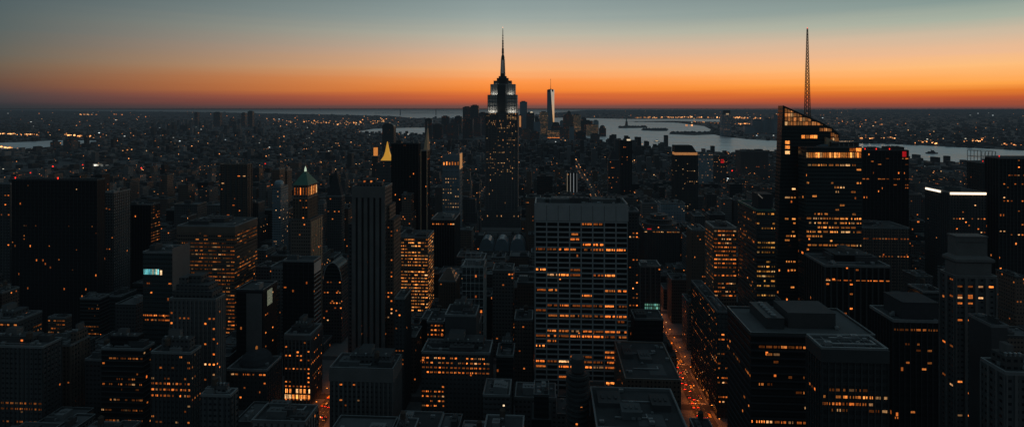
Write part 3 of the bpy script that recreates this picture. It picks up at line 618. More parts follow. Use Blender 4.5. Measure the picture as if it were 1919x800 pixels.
tower('mid_rows','wide low building with grid of warm lit windows in the lower centre',790,918,662,470,xs=932,mat='stone_dark',ybot=790,style='ribs',bay=3.3,w=.8,rib='rib_dark',short='wide low lit building',
   lit=[dict(y=(666,704),rows=.75,p_row=.72,p=.2,panes=2,seed=50,gap=.35),dict(y=(720,765),u=(0,.34),rows=.6,p_row=.7,p=.2,panes=2,seed=51,gap=.3)],roofk=dict(boxes=3,clutter=8))
tower('mid_r1','dark building with slanting light-edged roof planes right of the wide low lit building',930,962,668,500,xs=985,mat='teal',ybot=800,short='slanting roof building',roofk=dict(boxes=3,clutter=6,mat='roof_light',trim='steelgrey'))
tower('mid_r2','low dark block with pale flat roofs at the bottom centre',905,955,742,440,xs=978,mat='stone_dark',short='pale flat roof block',lit=[dict(rows=.1,p_row=.5,p=.04,panes=2,seed=52,mat='win_white')],roofk=dict(boxes=4,clutter=9,mat='roof_light'),style='bands',fh=4,rib='rib_dark')
tower('mid_r3','dark building pressed against the left flank of the pale gridded slab',964,998,600,560,depth=26,mat='brown',ybot=740,style='ribs',bay=3.4,w=.7,rib='rib_dark',short='flank-side dark building',lit=[dict(rows=0,p=.05,panes=1,seed=53)],roofk=dict(boxes=2,clutter=4,tank=True))
# barrel-roofed hall
root=empty('vaulted_hall',(xat(945,960)[0],960,0)); tag(root,'low hall with glazed barrel-vaulted roofs at the foot of the tall spired tower','building'); lx,ly,_=root.location
for k,(a,b) in enumerate(((897,925),(926,954),(955,985))):
    X0,X1,d=rect_from(a,b,960); zw=zat(470,d); zt=zat(447,d); c=(X0+X1)/2-lx; hw=(X1-X0)/2
    mb=MB(); mb.box(c-hw,c+hw,0,34,0,zw); mb.build('wall',M['concrete'],root)
    mb=MB(); mb.prism([(c+hw*.97*math.cos(t*math.pi/10),zw+.05+(zt-zw)*math.sin(t*math.pi/10)) for t in range(11)],0,34); mb.build('barrel_roof',M['blueglass'],root)
X0,X1,d=rect_from(897,985,960); reg('hall',X0,X1,960,994,zat(447,d),897,985,447,480,'vaulted hall')

# --- the tall spired tower at centre
YE=1290
root=empty('spired_skyscraper',(xat(942,YE)[0],YE,0)); tag(root,'tall stepped limestone skyscraper with white floodlit setbacks and a needle spire at centre','skyscraper'); lx,ly,_=root.location
def etier(name,x0,x1,yt,yb,off,depth,mat):
    X0,X1,d=rect_from(x0,x1,YE+off); mb=MB(); mb.box(X0-lx,X1-lx,off,off+depth,max(0,zat(yb,d)),zat(yt,d),0,1); return mb.build(name,[M[mat],M['roof']],root),(X0-lx,X1-lx,zat(yb,d),zat(yt,d))
etier('shaft',909.5,970,212,700,0,46,'esb'); etier('base_block',902,975,395,800,-12,66,'esb'); etier('base_block',890,984,448,800,-30,100,'esb')
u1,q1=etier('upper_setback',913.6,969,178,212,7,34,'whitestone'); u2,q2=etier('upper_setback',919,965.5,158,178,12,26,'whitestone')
etier('crown_step',925,958.6,151.5,158,15,21,'stone_dark'); etier('crown_step',931,952.5,146.5,151.5,17,17,'stone_dark'); etier('crown_step',934.5,949,143,146.5,19,13,'stone_dark')
etier('centre_bay',932.5,947.5,158.5,212,4,9,'rib_dark')
mb=MB()
for i in range(19):
    if 7<=i<=11: continue
    x=q1[0]+(q1[1]-q1[0])*(i+.2)/19; mb.box(x,x+.8,5.9,7.1,q1[2],q1[3]-.3)
for i in range(5): 
    zz=q1[2]+(q1[3]-q1[2])*(i+.95)/5
    mb.box(q1[0]+.3,q1[0]+(q1[1]-q1[0])*.36,6.4,7.1,zz-.6,zz); mb.box(q1[0]+(q1[1]-q1[0])*.64,q1[1]-.3,6.4,7.1,zz-.6,zz)
mb.build('pier',M['rib_dark'],root)
mb=MB()
for i in range(15):
    if 5<=i<=9: continue
    x=q2[0]+(q2[1]-q2[0])*(i+.2)/15; mb.box(x,x+.8,11.1,12.1,q2[2],q2[3]-.3)
mb.build('pier',M['rib_dark'],root)
mb=MB(); xx=[909.8,915.5,921.5,931.5,948,958.5,964.5,969.8]
for a in xx:
    X=xat(a,YE)[0]-lx; wd=1.0 if a in (xx[0],xx[3],xx[4],xx[7]) else .5; mb.box(X-wd,X+wd,-.9 if wd>.8 else -.5,.05,0,zat(213,YE))
mb.build('pier',M['rib_stone'],root)
X0,X1,d=rect_from(937.2,947,YE+20); cxm=(X0+X1)/2-lx; 
mb=MB(); zz0=zat(143,d); zz1=zat(106,d); R=(X1-X0)/2
mb.lathe(cxm,24,[(R*1.0,zz0),(R*.86,zz0+10),(R*.72,zz0+26),(R*.68,zz1-4),(R*.6,zz1),(R*.4,zz1+4),(R*.16,zz1+7)],16); mast=mb.build('mooring_mast',M['stone_dark'],root)
mb=MB()
for k in range(4):
    a=math.pi/4+k*math.pi/2; ca,sa=math.cos(a),math.sin(a); mb.bar((cxm+ca*R*1.15,24+sa*R*1.15,zz0),(cxm+ca*R*.8,24+sa*R*.8,zz1-6),.7)
mb.build('mast_wing',M['metal'],mast)
mb=MB()
for k in range(6):
    a=-math.pi/2+(k-2.5)*.35; ca,sa=math.cos(a),math.sin(a); mb.bar((cxm+ca*R*.90,24+sa*R*.90,zz0+6),(cxm+ca*R*.74,24+sa*R*.74,zz1-8),.18)
mb.build('mast_light',M['dimwhite'],mast)
mb=MB(); za=zz1+6; zt=zat(52,d)
mb.lathe(cxm,24,[(2.6,za),(2.2,za+12),(1.5,za+13),(1.5,za+30),(.9,za+31),(.75,zt-6),(.2,zt)],8)
for k in range(7): mb.box(cxm-2.4+k*.15,cxm+2.4-k*.15,23.6,24.4,za+4+k*6,za+5.4+k*6)
mb.build('antenna',M['rib_dark'],mast)
mb=MB(); mb.lathe(cxm,24,[(.01,zt),(.7,zt+.7),(.01,zt+1.6)],8); mb.build('warning_beacon',M['red'],mast)
X0,X1,d=rect_from(909.5,970,YE); zl=zat(212,d)
for a,b in ((0.03,.34),(.66,.97)):
    win_face(root,'front',YE,X0+(X1-X0)*a,X0+(X1-X0)*b,110,zl,3.4,3.8,rows=.10,p_row=.5,p=.05,panes=1,seed=60+int(a*10),gap=.5,hz=.5,mat='win_cool',off=.1)
win_face(root,'front',YE,X0+(X1-X0)*.38,X0+(X1-X0)*.62,110,zl-12,3.4,3.8,rows=.06,p_row=.5,p=.045,panes=1,seed=62,gap=.5,hz=.5,mat='win_cool',off=.1)
reg('esb',X0,X1,YE-30,YE+70,300,905,975,53,442,'tall spired skyscraper')
# floodlights on the setbacks (the lit crown of the photograph)
def flood(x,y,z,w,power,par):
    L=bpy.data.lights.new('floodlight','AREA'); L.shape='RECTANGLE'; L.size=w; L.size_y=.8; L.energy=power; L.color=(1,.93,.8)
    o=bpy.data.objects.new('floodlight',L); o.location=(x,y,z); o.rotation_euler=(math.radians(180-22),0,0); o.parent=par; col.objects.link(o)
wq=(q1[1]-q1[0])
for a in (.17,.83): flood(q1[0]+wq*a,1.5,zl+.6,wq*.24,2000,root)
zl2=q2[2]; wq2=q2[1]-q2[0]
for a in (.17,.83): flood(q2[0]+wq2*a,8.3,zl2+.5,wq2*.22,850,root)
for a in (-.35,.35): flood(a*(X1-X0)*.6,13.4,zat(157.5,YE),9,250,root)

# --- faceted glass tower with lattice crown, right
YB=655
root=empty('faceted_glass_skyscraper',(xat(1510,YB)[0],YB,0)); tag(root,'faceted glass skyscraper with sloping lit lattice crown and tall needle mast, right','skyscraper'); lx,ly,_=root.location
dB=rect_from(1467,1575,YB)[2]
P=lambda px,py,Y=YB:(xat(px,Y)[0]-lx, zat(py,xat(px,Y)[1]))
mb=MB(); poly=[P(1467,198.5),P(1545,233),P(1560,240),P(1573,252),P(1573,330),P(1573,640),P(1452,640),P(1462,330)]
mb.prism([(x,max(z,0)) for x,z in poly][::-1],0,13); mb.build('glass_wall',M['teal'],root)
YL=632
pl=[]
for px,Y in ((1496,YL+14),(1511,YL),(1615,YL),(1615,YL+26),(1496,YL+22)): pl.append((xat(px,Y)[0]-lx,Y-YB))
zlow=zat(277,xat(1560,YL)[1])
mb=MB(); mb.plan(pl,0,zlow,0,1); mb.build('lower_block',[M['teal'],M['roof']],root)
# roof volumes between crown and lower block
mb=MB(); a=xat(1560,645)[0]-lx; b=xat(1612,645)[0]-lx; mb.box(a,b,-8,6,zlow,zat(265,dB)); mb.build('roof_volume',M['glass'],root)
mb=MB(); 
for k in range(5): mb.bar((xat(1574+9*k,645)[0]-lx,-8.2,zlow),(xat(1574+9*k,645)[0]-lx,-8.2,zat(268,dB)),.25)
mb.bar((a,-8.3,zat(266,dB)),(b,-8.3,zat(264.5,dB)),.35); mb.build('roof_screen',M['travertine'],root)
mb=MB(); q=[P(1497,285),P(1540,270),P(1548,270),P(1548,285)]; mb.prism([(x,z) for x,z in q][::-1],-5,0.0); mb.build('slanted_skylight',M['blueglass'],root)
mb=MB(); q=[P(1545,257),P(1570,268),P(1572,281),P(1545,281)]; mb.prism(q[::-1],-4,0.0); mb.build('slanted_screen',M['tan'],root)
# lit lattice: each glowing pane is its own part
def pane(x0,x1,yt0,yt1,yb,mat='win_pale',Y=YB-.12,name='lit_pane'):
    a=P(x0,yb,Y); b=P(x1,yb,Y); c=P(x1,yt1,Y); e=P(x0,yt0,Y)
    mb=MB(); mb.quad([(a[0],Y-YB,a[1]),(b[0],Y-YB,b[1]),(c[0],Y-YB,c[1]),(e[0],Y-YB,e[1])]); mb.build(name,M[mat],root)
sl=lambda x:199.5+(x-1467)*(233-198.5)/78+1.5
for ri,(yt,yb) in enumerate(((203,211),(212.5,219),(220.5,227),(228.5,235))):
    x=1471
    while x<1544:
        x1=x+4.6
        t0=max(yt,sl(x)); t1=max(yt,sl(x1))
        if t1<yb-.5: pane(x,x1,t0,t1,yb,'crown_pane')
        x+=5.5
for x,yt,yb in ((1536,240,246),(1544,240,246),(1552,241,246.5),(1557,249,256),(1564,252,257),(1557,258,265),(1565,258,265),(1565,267,274)): pane(x,x+2.9,yt,yt+.4,yb,'crown_pane'); pane(x+3.5,x+6.5,yt+.5,yt+.9,yb,'crown_pane')
for x in (1502,1510,1518,1525): pane(x,x+6.5,253.5,253.5,259.5,'win_hot')
for y in (264,273,283): pane(1471.5,1480,y,y,y+6,'win_hot')
mb=MB(); a=P(1467,198.5); b=P(1546,233.3); mb.bar((a[0],-.4,a[1]),(b[0],-.4,b[1]),.45)
for x in range(1467,1546,9): 
    t=P(x,sl(x)-1); u=P(x,236); mb.bar((t[0],-.35,t[1]),(u[0],-.35,u[1]),.22)
mb.build('crown_lattice',M['rib_dark'],root)
# lit crown row of lower block + office floors
X0l=pl[1][0]+lx; X1l=pl[2][0]+lx
for k in range(8):
    q0=1511+13*k
    for yy in ((286,295.5),):
        mb=MB(); 
        for j in range(3):
            a=xat(q0+j*4.1,YL)[0]-lx; b=xat(q0+j*4.1+3.4,YL)[0]-lx; dd=xat(q0,YL)[1]
            mb.quad([(a,YL-YB-.1,zat(yy[1],dd)),(b,YL-YB-.1,zat(yy[1],dd)),(b,YL-YB-.1,zat(yy[0],dd)),(a,YL-YB-.1,zat(yy[0],dd))])
        mb.build('lit_window',M['win_hot'],root)
for k in range(2):
    for y in (277.5,):
        a=xat(1592+12*k,YL)[0]-lx; b=xat(1602+12*k,YL)[0]-lx; dd=xat(1600,YL)[1]
        mb=MB(); mb.quad([(a,YL-YB-.1,zat(284,dd)),(b,YL-YB-.1,zat(284,dd)),(b,YL-YB-.1,zat(278,dd)),(a,YL-YB-.1,zat(278,dd))]); mb.build('lit_window',M['win'],root)
dd=xat(1560,YL)[1]
win_face(root,'front',YL,X0l,X1l,zat(560,dd),zat(305,dd),5.5,4.6,rows=.32,p_row=.85,p=.06,panes=2,seed=71,mat='win_hot',hz=.5)
Xa=xat(1470,YB)[0]; Xb=xat(1492,YB)[0]; win_face(root,'front',YB,Xa,Xb,zat(560,dB),zat(310,dB),6,4.6,rows=.25,p_row=.8,p=.08,panes=2,seed=72,mat='win_hot',hz=.5)
mb=MB(); zz=zat(300,dd)
while zz>60: mb.box(pl[1][0]+.05,pl[2][0]-.05,YL-YB-.28,YL-YB+.02,zz-.35,zz); zz-=4.6
mb.build('floor_line',M['rib_dark'],root)
# mast: lattice needle
xm=xat(1513,YB+12)[0]-lx; dm=xat(1513,YB+12)[1]; zb=zat(217,dm); zt=zat(54,dm); mb=MB()
def hw(z): 
    t=(z-zb)/(zt-zb); return 2.3*(1-t)+.45*t
zz=zb; step=4.5; lev=[]
while zz<zt-2: lev.append(zz); zz+=step; step=max(2.2,step*.985)
lev.append(zt)
for z0,z1 in zip(lev[:-1],lev[1:]):
    h0,h1=hw(z0),hw(z1); c0=[(xm-h0,12-h0,z0),(xm+h0,12-h0,z0),(xm+h0,12+h0,z0),(xm-h0,12+h0,z0)]; c1=[(xm-h1,12-h1,z1),(xm+h1,12-h1,z1),(xm+h1,12+h1,z1),(xm-h1,12+h1,z1)]
    r=.30*(1-.5*(z0-zb)/(zt-zb))
    for i in range(4):
        j=(i+1)%4; mb.bar(c0[i],c1[i],r); mb.bar(c0[i],c0[j],r*.7); mb.bar(c0[i],c1[j],r*.6)
mb.box(xm-3,xm+3,9,15,zat(240,dm),zb)
mt=mb.build('needle_mast',plain('mast_steel',(.16,.10,.08),rough=.5),root)
mb=MB(); mb.lathe(xm,12,[(.01,zt),(.5,zt+.5),(.01,zt+1.2)],8); mb.build('warning_beacon',M['red'],mt)
reg('boa',xat(1452,YB)[0],xat(1615,YL)[0],YL,YB+30,240,1452,1616,198,562,'faceted glass skyscraper')

# --- right group
root,(X0,X1,Y0,Y1,z,d)=tower('red_roof','broad black tower with red beacons along its roof, right of the faceted skyscraper',1616,1703,283,800,depth=40,mat='black',ybot=372,style='ribs',bay=5,w=.5,rib='slate',short='red-beacon tower',
   lit=[dict(rows=.1,p_row=.25,p=.02,panes=2,seed=73,mat='win_dim')],roofk=dict(boxes=2,clutter=2,trim='slate'),beacons=[1622,1643,1668])
lx=root.location.x; mb=MB(); a=xat(1691,800)[0]-lx; b=xat(1698,800)[0]-lx; mb.box(a,b,-.5,-.05,z-7.5,z-.6); mb.build('red_lit_panel',M['redsign'],root)
tower('grn_left','tall dark tower with yellowish lit rows left of the faceted glass skyscraper',1418,1453,395,520,xs=1383,mat='teal',ybot=560,style='bands',fh=4.1,wz=1.2,rib='rib_dark',short='yellow-row tower',
   lit=[dict(rows=.55,p_row=.85,p=.12,panes=3,seed=74,mat='win_yellow',bay=4),dict(face='vis',rows=.1,p_row=.2,p=.04,panes=1,seed=75,mat='win_dim')],roofk=dict(boxes=1,clutter=3,trim='copper'))
root=HERO[-1]; X0,X1,Y0,Y1,z=root['X0'],root['X1'],root['Y0'],root['Y1'],root['h']
r_=[o for o in col.objects if o.get('label','').startswith('tall dark tower with yellowish')][0]; lx=r_.location.x
mb=MB(); mb.box(X0+4-lx,X1+1-lx,8,24,z+.1,z+13); ph=mb.build('penthouse',M['slate'],r_)
mb=MB(); mb.bar((X0+4-lx,7.7,z+13),(X1-8-lx,7.7,z+9.5),.35); mb.build('light_strip',M['dimwhite'],ph)
tower('amber_right','narrow building with dense warm lit floors between the avenue and the yellow-row tower',1338,1380,428,600,xs=1322,mat='brown',ybot=560,style='bands',fh=4,wz=1.2,rib='rib_brown',short='warm-lit narrow building',
   lit=[dict(rows=.6,p_row=.9,p=.35,panes=3,seed=76,mat='win',bay=3.8),dict(face='vis',rows=.4,p_row=.6,p=.1,panes=1,seed=77,mat='win_dim')],roofk=dict(boxes=2,clutter=3,trim='travertine'))
tower('brown_slim','slender brown tower with few lit windows beside the avenue',1296,1324,432,680,xs=1287,mat='brown',ybot=562,style='ribs',bay=2.6,w=.9,rib='rib_brown',short='slender brown tower',lit=[dict(rows=.04,p_row=.9,p=.06,panes=1,seed=78)])
root,(X0,X1,Y0,Y1,z,d)=tower('round_top','broad building with curved stepped roof tiers near the far end of the avenue',1208,1274,432,900,depth=50,mat='dotty',ybot=500,short='curved tier building',style='ribs',bay=4,w=.6,rib='rib_dark',roofk=dict(boxes=0,clutter=3),lit=[dict(y=(432,440),rows=.6,p_row=.5,panes=2,seed=79,mat='win_hot')])
lx=root.location.x; 
for R,h0,h1 in ((26,0,8),(20,8,14),(13,14,20)):
    mb=MB(); mb.lathe(0,26,[(R,z+h0),(R,z+h1-.6),(R+.8,z+h1-.6),(R+.8,z+h1),(R*.3,z+h1+.4)],28); mb.build('curved_tier',M['stone_dark'],root)
mb=MB(); mb.box(-22,-16,.5,1.5,z+1.2,z+2.6); mb.build('roof_sign',M['redsign'],root)
tower('hazy_white','hazy pale tower with white horizontal lines right of the tall gridded slab',1238,1284,382,1080,depth=30,mat='bluegrey',ybot=425,style='bands',fh=6,wz=.6,rib='travertine',short='white-lined hazy tower')
root,(X0,X1,Y0,Y1,z,d)=tower('curved_white','pale concave tower with a teal-lit lobby just right of the pale gridded slab',1200,1238,500,640,depth=24,mat='stone_dark',ybot=592,style='ribs',bay=5,w=1.2,rib='rib_stone',short='teal-lobby tower',roofk=dict(boxes=1,clutter=2),lit=[])
lx=root.location.x
for k in range(8):
    for j in range(2):
        q=MB(); a=xat(1208+3.6*k,640)[0]-lx; b=xat(1210.6+3.6*k,640)[0]-lx; q.quad([(a,-1.4,zat(578-6*j,d)),(b,-1.4,zat(578-6*j,d)),(b,-1.4,zat(574-6*j,d)),(a,-1.4,zat(574-6*j,d))]); 
        q.build('lobby_light',[emit('lobby_teal',(.3,.9,.75),.35,rnd=.7)][0] if (k+j)==0 else bpy.data.materials['lobby_teal'],root)
tower('grace_behind','dark strip of a building showing behind the right edge of the pale gridded slab',1178,1197,397,600,depth=20,mat='dotty',ybot=590,style='ribs',bay=3,w=.5,rib='rib_dark',short='dark strip building',lit=[dict(rows=0,p=.14,panes=1,seed=80,gap=.4)],roofk=dict(boxes=1,clutter=0))
tower('low_brown','low brown building with a broad dark flat roof beside the red-lit avenue',1172,1276,712,445,depth=70,mat='brick',ybot=745,short='flat-roofed brown building',style='ribs',bay=7,w=1.0,rib='rib_brown',roofk=dict(boxes=2,clutter=12,parapet=1.0,trim='rib_brown'))
root,(X0,X1,Y0,Y1,z,d)=tower('bottom_roof_r','near flat roof with raised rim at the bottom edge, left of the avenue',1118,1290,808,362,depth=52,mat='black',short='rimmed bottom roof',roofk=dict(boxes=3,clutter=16,parapet=2.0,trim='steelgrey',mat='roof'))
# cylinder-cornered stack left of that roof
root=empty('rounded_corner_building',(xat(1084,395)[0],395,0)); tag(root,'dark building with rounded stacked balcony rings at the bottom centre, before the gridded slab','building'); dd=xat(1084,395)[1]
mb=MB(); R=7.2
zt=zat(708,dd); mb.lathe(0,9,[(R*.62,zt+10),(R*.62,zt+1)],20); mb.lathe(0,9,[(.05,zt+10.2),(R*.62,zt+10)],20); mb.build('turret',M['blank_dark'],root)
mb=MB(); mb.lathe(0,9,[(.05,zt),(R*.9,zt),(R*.9,0)],24); mb.build('wall',M['glass'],root)
for k in range(14):
    z0=zt-.5-k*3.6
    if z0<4: break
    mb=MB(); mb.lathe(0,9,[(R*.8,z0),(R*1.12,z0),(R*1.12,z0-1.2),(R*.8,z0-1.2)],24); mb.build('balcony_ring',M['rib_dark'],root)
reg('rings',root.location.x-8.2,root.location.x+8.2,394,414,zt,1065,1112,690,800,'ringed corner building')
tower('ave_right','long dark building along the right side of the avenue with columns of lit windows',1344,1366,585,505,xs=1296,mat='stone_dark',style='grid',bay=3.6,fh=4,w=.6,wz=.9,rib='rib_dark',short='avenue-side building',
   lit=[dict(rows=.35,p_row=.7,p=.16,panes=2,seed=81,mat='win',gap=.3,y=(620,760)),dict(face='vis',rows=.2,p_row=.5,p=.10,panes=1,seed=82)],roofk=dict(boxes=2,clutter=4))
root,(X0,X1,Y0,Y1,z,d)=tower('big_right','massive dark office block with two large boxes on its flat roof, lower right',1407,1640,628,340,xs=1363,mat='black',style='bands',fh=4.2,wz=.9,out=.3,rib='slate',short='massive roof-box block',
   lit=[dict(u=(0,.48),rows=.30,p_row=.62,p=.05,panes=3,seed=83,bay=4.2,mat='win_dim',y=(650,800)),dict(u=(0,.48),y=(790,799),rows=1,p_row=.7,panes=3,seed=183,bay=4.2,mat='win'),dict(face='vis',rows=.12,p_row=.3,p=.01,panes=2,seed=84,mat='win_dim')],roofk=dict(boxes=0,clutter=3,parapet=1.0,trim='rib_dark',mat='roof_light'))
lx=root.location.x
def rbox(xa,xb,yt,yb,Ya,dep,name,mat):
    A,d1=xat(xa,Ya); B,_=xat(xb,Ya); h=(yb-yt)/F*d1
    mb=MB(); mb.box(A-lx,B-lx,Ya-Y0,Ya-Y0+dep,z+.1,z+.1+h); mb.box(A-lx-.2,B-lx+.2,Ya-Y0-.2,Ya-Y0+dep+.2,z+.1+h,z+.4+h)
    return mb.build(name,M[mat],root),A-lx,B-lx,Ya-Y0,z+.4+h
rbox(1477,1566,586,614,350,22,'rooftop_box','blank_dark')
o_,A,B,yy,zz=rbox(1436,1470,598,618,348,28,'rooftop_plant','rib_dark')
for k in range(6):
    mb=MB(); mb.lathe((A+B)/2,yy+3+4.2*k,[(1.5,zz),(1.7,zz+.8),(1.3,zz+1.2),(.1,zz+1.0)],12); mb.build('cooling_fan',M['steelgrey'],o_)
root,(X0,X1,Y0,Y1,z,d)=tower('front_right','dark ribbed office tower with bright lit rows in front of the massive roof-box block',1540,1664,655,290,xs=1512,mat='glass',style='ribs',bay=2.9,w=.5,rib='rib_dark',out=.5,crown=6,short='ribbed front tower',
   lit=[dict(y=(668,676),rows=1,p_row=.22,panes=2,seed=85,fh=3.9,mat='win'),dict(y=(722,731),rows=1,p_row=.55,panes=3,seed=86,mat='win_dim',fh=3.9),dict(y=(735,744),rows=1,p_row=.85,panes=3,seed=87,fh=3.9,mat='win_hot'),dict(y=(748,757),rows=1,p_row=.6,panes=3,seed=88,fh=3.9,mat='win'),dict(y=(760,800),rows=.3,p_row=.3,p=.06,panes=2,seed=89,fh=3.9,mat='win_dim'),dict(face='vis',y=(735,750),rows=.5,p_row=.7,panes=2,seed=90)],
   roofk=dict(boxes=0,clutter=5,parapet=.9,trim='steelgrey'))
lx=root.location.x; mb=MB()
for k in range(1,5): mb.bar((X0+(X1-X0)*k/5-lx,.5,z+.3),(X0+(X1-X0)*k/5-lx,Y1-Y0-.5,z+.3),.12)
for k in range(1,3): mb.bar((X0+.5-lx,(Y1-Y0)*k/3,z+.3),(X1-.5-lx,(Y1-Y0)*k/3,z+.3),.12)
mb.build('roof_gutter',M['metal'],root)
root,(X0,X1,Y0,Y1,z,d)=tower('dark_right','dark office tower with a boxed roof storey between the ribbed tower and the buttressed tower',1674,1758,603,380,xs=1630,mat='black',style='ribs',bay=3.5,w=.4,rib='slate',short='boxed-roof dark tower',
   lit=[dict(y=(611,618),rows=1,p_row=.6,panes=2,seed=91,fh=4,mat='win_dim'),dict(rows=.08,p_row=.3,p=.025,panes=2,seed=92,mat='win_dim')],roofk=dict(boxes=0,clutter=2))
lx=root.location.x; A=xat(1690,384)[0]-lx; B=xat(1757,384)[0]-lx; hh=(603-569)/F*d*.95
mb=MB(); mb.box(A,B,3,Y1-Y0-3,z+.1,z+hh); mb.box(A-.3,B+.3,2.7,Y1-Y0-2.7,z+hh,z+hh+.5); mb.build('roof_storey',M['slate'],root)
# buttressed art deco tower at right
root,(X0,X1,Y0,Y1,z,d)=tower('deco_right','grey stone tower with rounded shoulder tiers and tall piers on the far right',1790,1868,520,420,xs=1762,mat='stone_dark',style='ribs',bay=6.5,w=1.8,rib='rib_stone',out=.9,short='shouldered stone tower',
   lit=[dict(y=(548,556),rows=1,p_row=.5,panes=1,seed=93,mat='win'),dict(rows=.12,p_row=.4,p=.05,panes=1,seed=94,gap=.4),dict(face='vis',rows=.15,p_row=.4,p=.05,panes=1,seed=95)],roofk=dict(boxes=0,clutter=0,trim='rib_stone'))
lx=root.location.x; D=Y1-Y0; w0=X0-lx; w1=X1-lx
z2=zat(495,d); z3=zat(487,d); z4=zat(447,d)
mb=MB(); mb.box(w0+2,w1-2,2,D-2,z+.1,z2); mb.build('upper_tier',M['rib_stone'],root)
mb=MB(); mb.frustum(w0+2,w1-2,2,D-2,z2,w0+.6,w1-.6,.6,D-.6,z2+1.2); mb.box(w0+.6,w1-.6,.6,D-.6,z2+1.2,z3); mb.frustum(w0+.6,w1-.6,.6,D-.6,z3,w0+3,w1-4,3,D-3,z3+2); mb.build('bulged_cornice',M['rib_stone'],root)
mb=MB(); mb.box(w0+3,w1-4,3,D-3,z3+2,z4); mb.box(w0+2.6,w1-3.6,2.6,D-2.6,z4,z4+.9); mb.build('crown_block',M['rib_stone'],root)
mb=MB(); mb.box(w0+4,w1-6,2.85,3.0,z3+11,z3+11.4); mb.build('crown_ledge',M['rib_dark'],root)
for i in range(6):
    q=MB(); a=w0+3+(w1-w0-8)*i/6; q.box(a,a+2.2,-.06,-.02,z-9,z-5.5); q.build('dark_window',M['carglass'],root)
tower('br_panel','dark building with a pale blank front panel in the bottom right corner',1885,1960,702,300,xs=1838,mat='stone_dark',style='ribs',bay=5,w=1.4,rib='rib_stone',short='corner panel building',lit=[],roofk=dict(boxes=1,clutter=4))
tower('br_block','plain windowless block with four lit windows on top, right of the shouldered stone tower',1858,1888,612,385,depth=20,mat='blank_dark',ybot=700,short='windowless right block',lit=[],roofk=dict(boxes=1,clutter=1))
tower('ribbed_behind','wide ribbed office block with a lit upper row behind the massive roof-box block',1546,1668,500,480,xs=1508,mat='black',ybot=605,style='ribs',bay=4.4,w=1.1,rib='rib_dark',out=.6,short='wide ribbed block',
   lit=[dict(y=(520,527),rows=1,p_row=.65,panes=2,seed=96,mat='win',hz=.3),dict(rows=0,p=.06,panes=1,seed=97,gap=.4)],roofk=dict(boxes=3,clutter=6,trim='steelgrey'))
root,(X0,X1,Y0,Y1,z,d)=tower('white_crown','hazy tower crowned with bright white light strips on two edges, right',1779,1848,362,700,xs=1734,mat='dotty',ybot=440,style='ribs',bay=3.4,w=.6,rib='rib_dark',short='white-crowned tower',lit=[dict(rows=.12,p_row=.4,p=.08,panes=1,seed=98)],roofk=dict(boxes=1,clutter=1))
lx=root.location.x
mb=MB(); mb.box(X0-lx+.5,X1-lx-.5,-1.2,-.5,z-1.6,z+.8); mb.build('light_strip',M['whitelight'],root)
mb=MB(); mb.box(X0-lx-1.2,X0-lx-.5,14,Y1-Y0-2,z-1.4,z+.8); mb.build('light_strip',M['whitelight'],root)
tower('right_edge','broad dark tower under construction-style roof frame at the right edge',1872,1975,297,700,xs=1846,mat='black',ybot=520,style='ribs',bay=4,w=.5,rib='rib_dark',short='right edge tower',
   lit=[dict(y=(325,334),rows=1,p_row=.6,panes=2,seed=99,fh=4),dict(rows=.06,p_row=.4,p=.02,panes=1,seed=100)],roofk=dict(boxes=1,clutter=1),beacons=[1874])
root,(X0,X1,Y0,Y1,z,d)=tower('scaffold','slim tower topped with an open scaffold frame and red beacons near the right edge',1840,1866,306,790,depth=26,mat='stone_dark',ybot=520,style='ribs',bay=3,w=.5,rib='rib_dark',short='scaffold-top tower',roofk=dict(boxes=0,clutter=0),beacons=[1843,1858],lit=[dict(rows=0,p=.03,panes=1,seed=101)])
lx=root.location.x; D=Y1-Y0; mb=MB(); zc=zat(284,d)
for i in range(5):
    x=X0-lx+(X1-X0)*i/4
    for y in (0,D): mb.bar((x,y,z),(x,y,zc),.25)
for zz in (z+(zc-z)*.5,zc):
    for y in (0,D): mb.bar((X0-lx,y,zz),(X1-lx,y,zz),.25)
    for x in (X0-lx,X1-lx): mb.bar((x,0,zz),(x,D,zz),.25)
for i in range(4): mb.bar((X0-lx+(X1-X0)*i/4,0,z),(X0-lx+(X1-X0)*(i+1)/4,0,zc),.15)
mb.build('scaffold_frame',M['metal'],root)
tower('haze_r','hazy grey building with a faint light roof line below the red-beacon tower',1654,1704,373,960,depth=40,mat='concrete',ybot=418,style='bands',fh=4,rib='travertine',wz=.5,short='faint roof-line building',lit=[])
tower('brown_r','wide dark brown building with two full rows of small lights, right of the faceted skyscraper',1617,1704,428,720,depth=40,mat='brown',ybot=495,style='ribs',bay=3.4,w=.8,rib='rib_dark',short='two-row brown building',
   lit=[dict(y=(444,450),rows=1,p_row=.6,panes=2,seed=102,gap=.3),dict(y=(477,483),rows=1,p_row=.7,panes=1,seed=103,gap=.4)],roofk=dict(boxes=2,clutter=4))
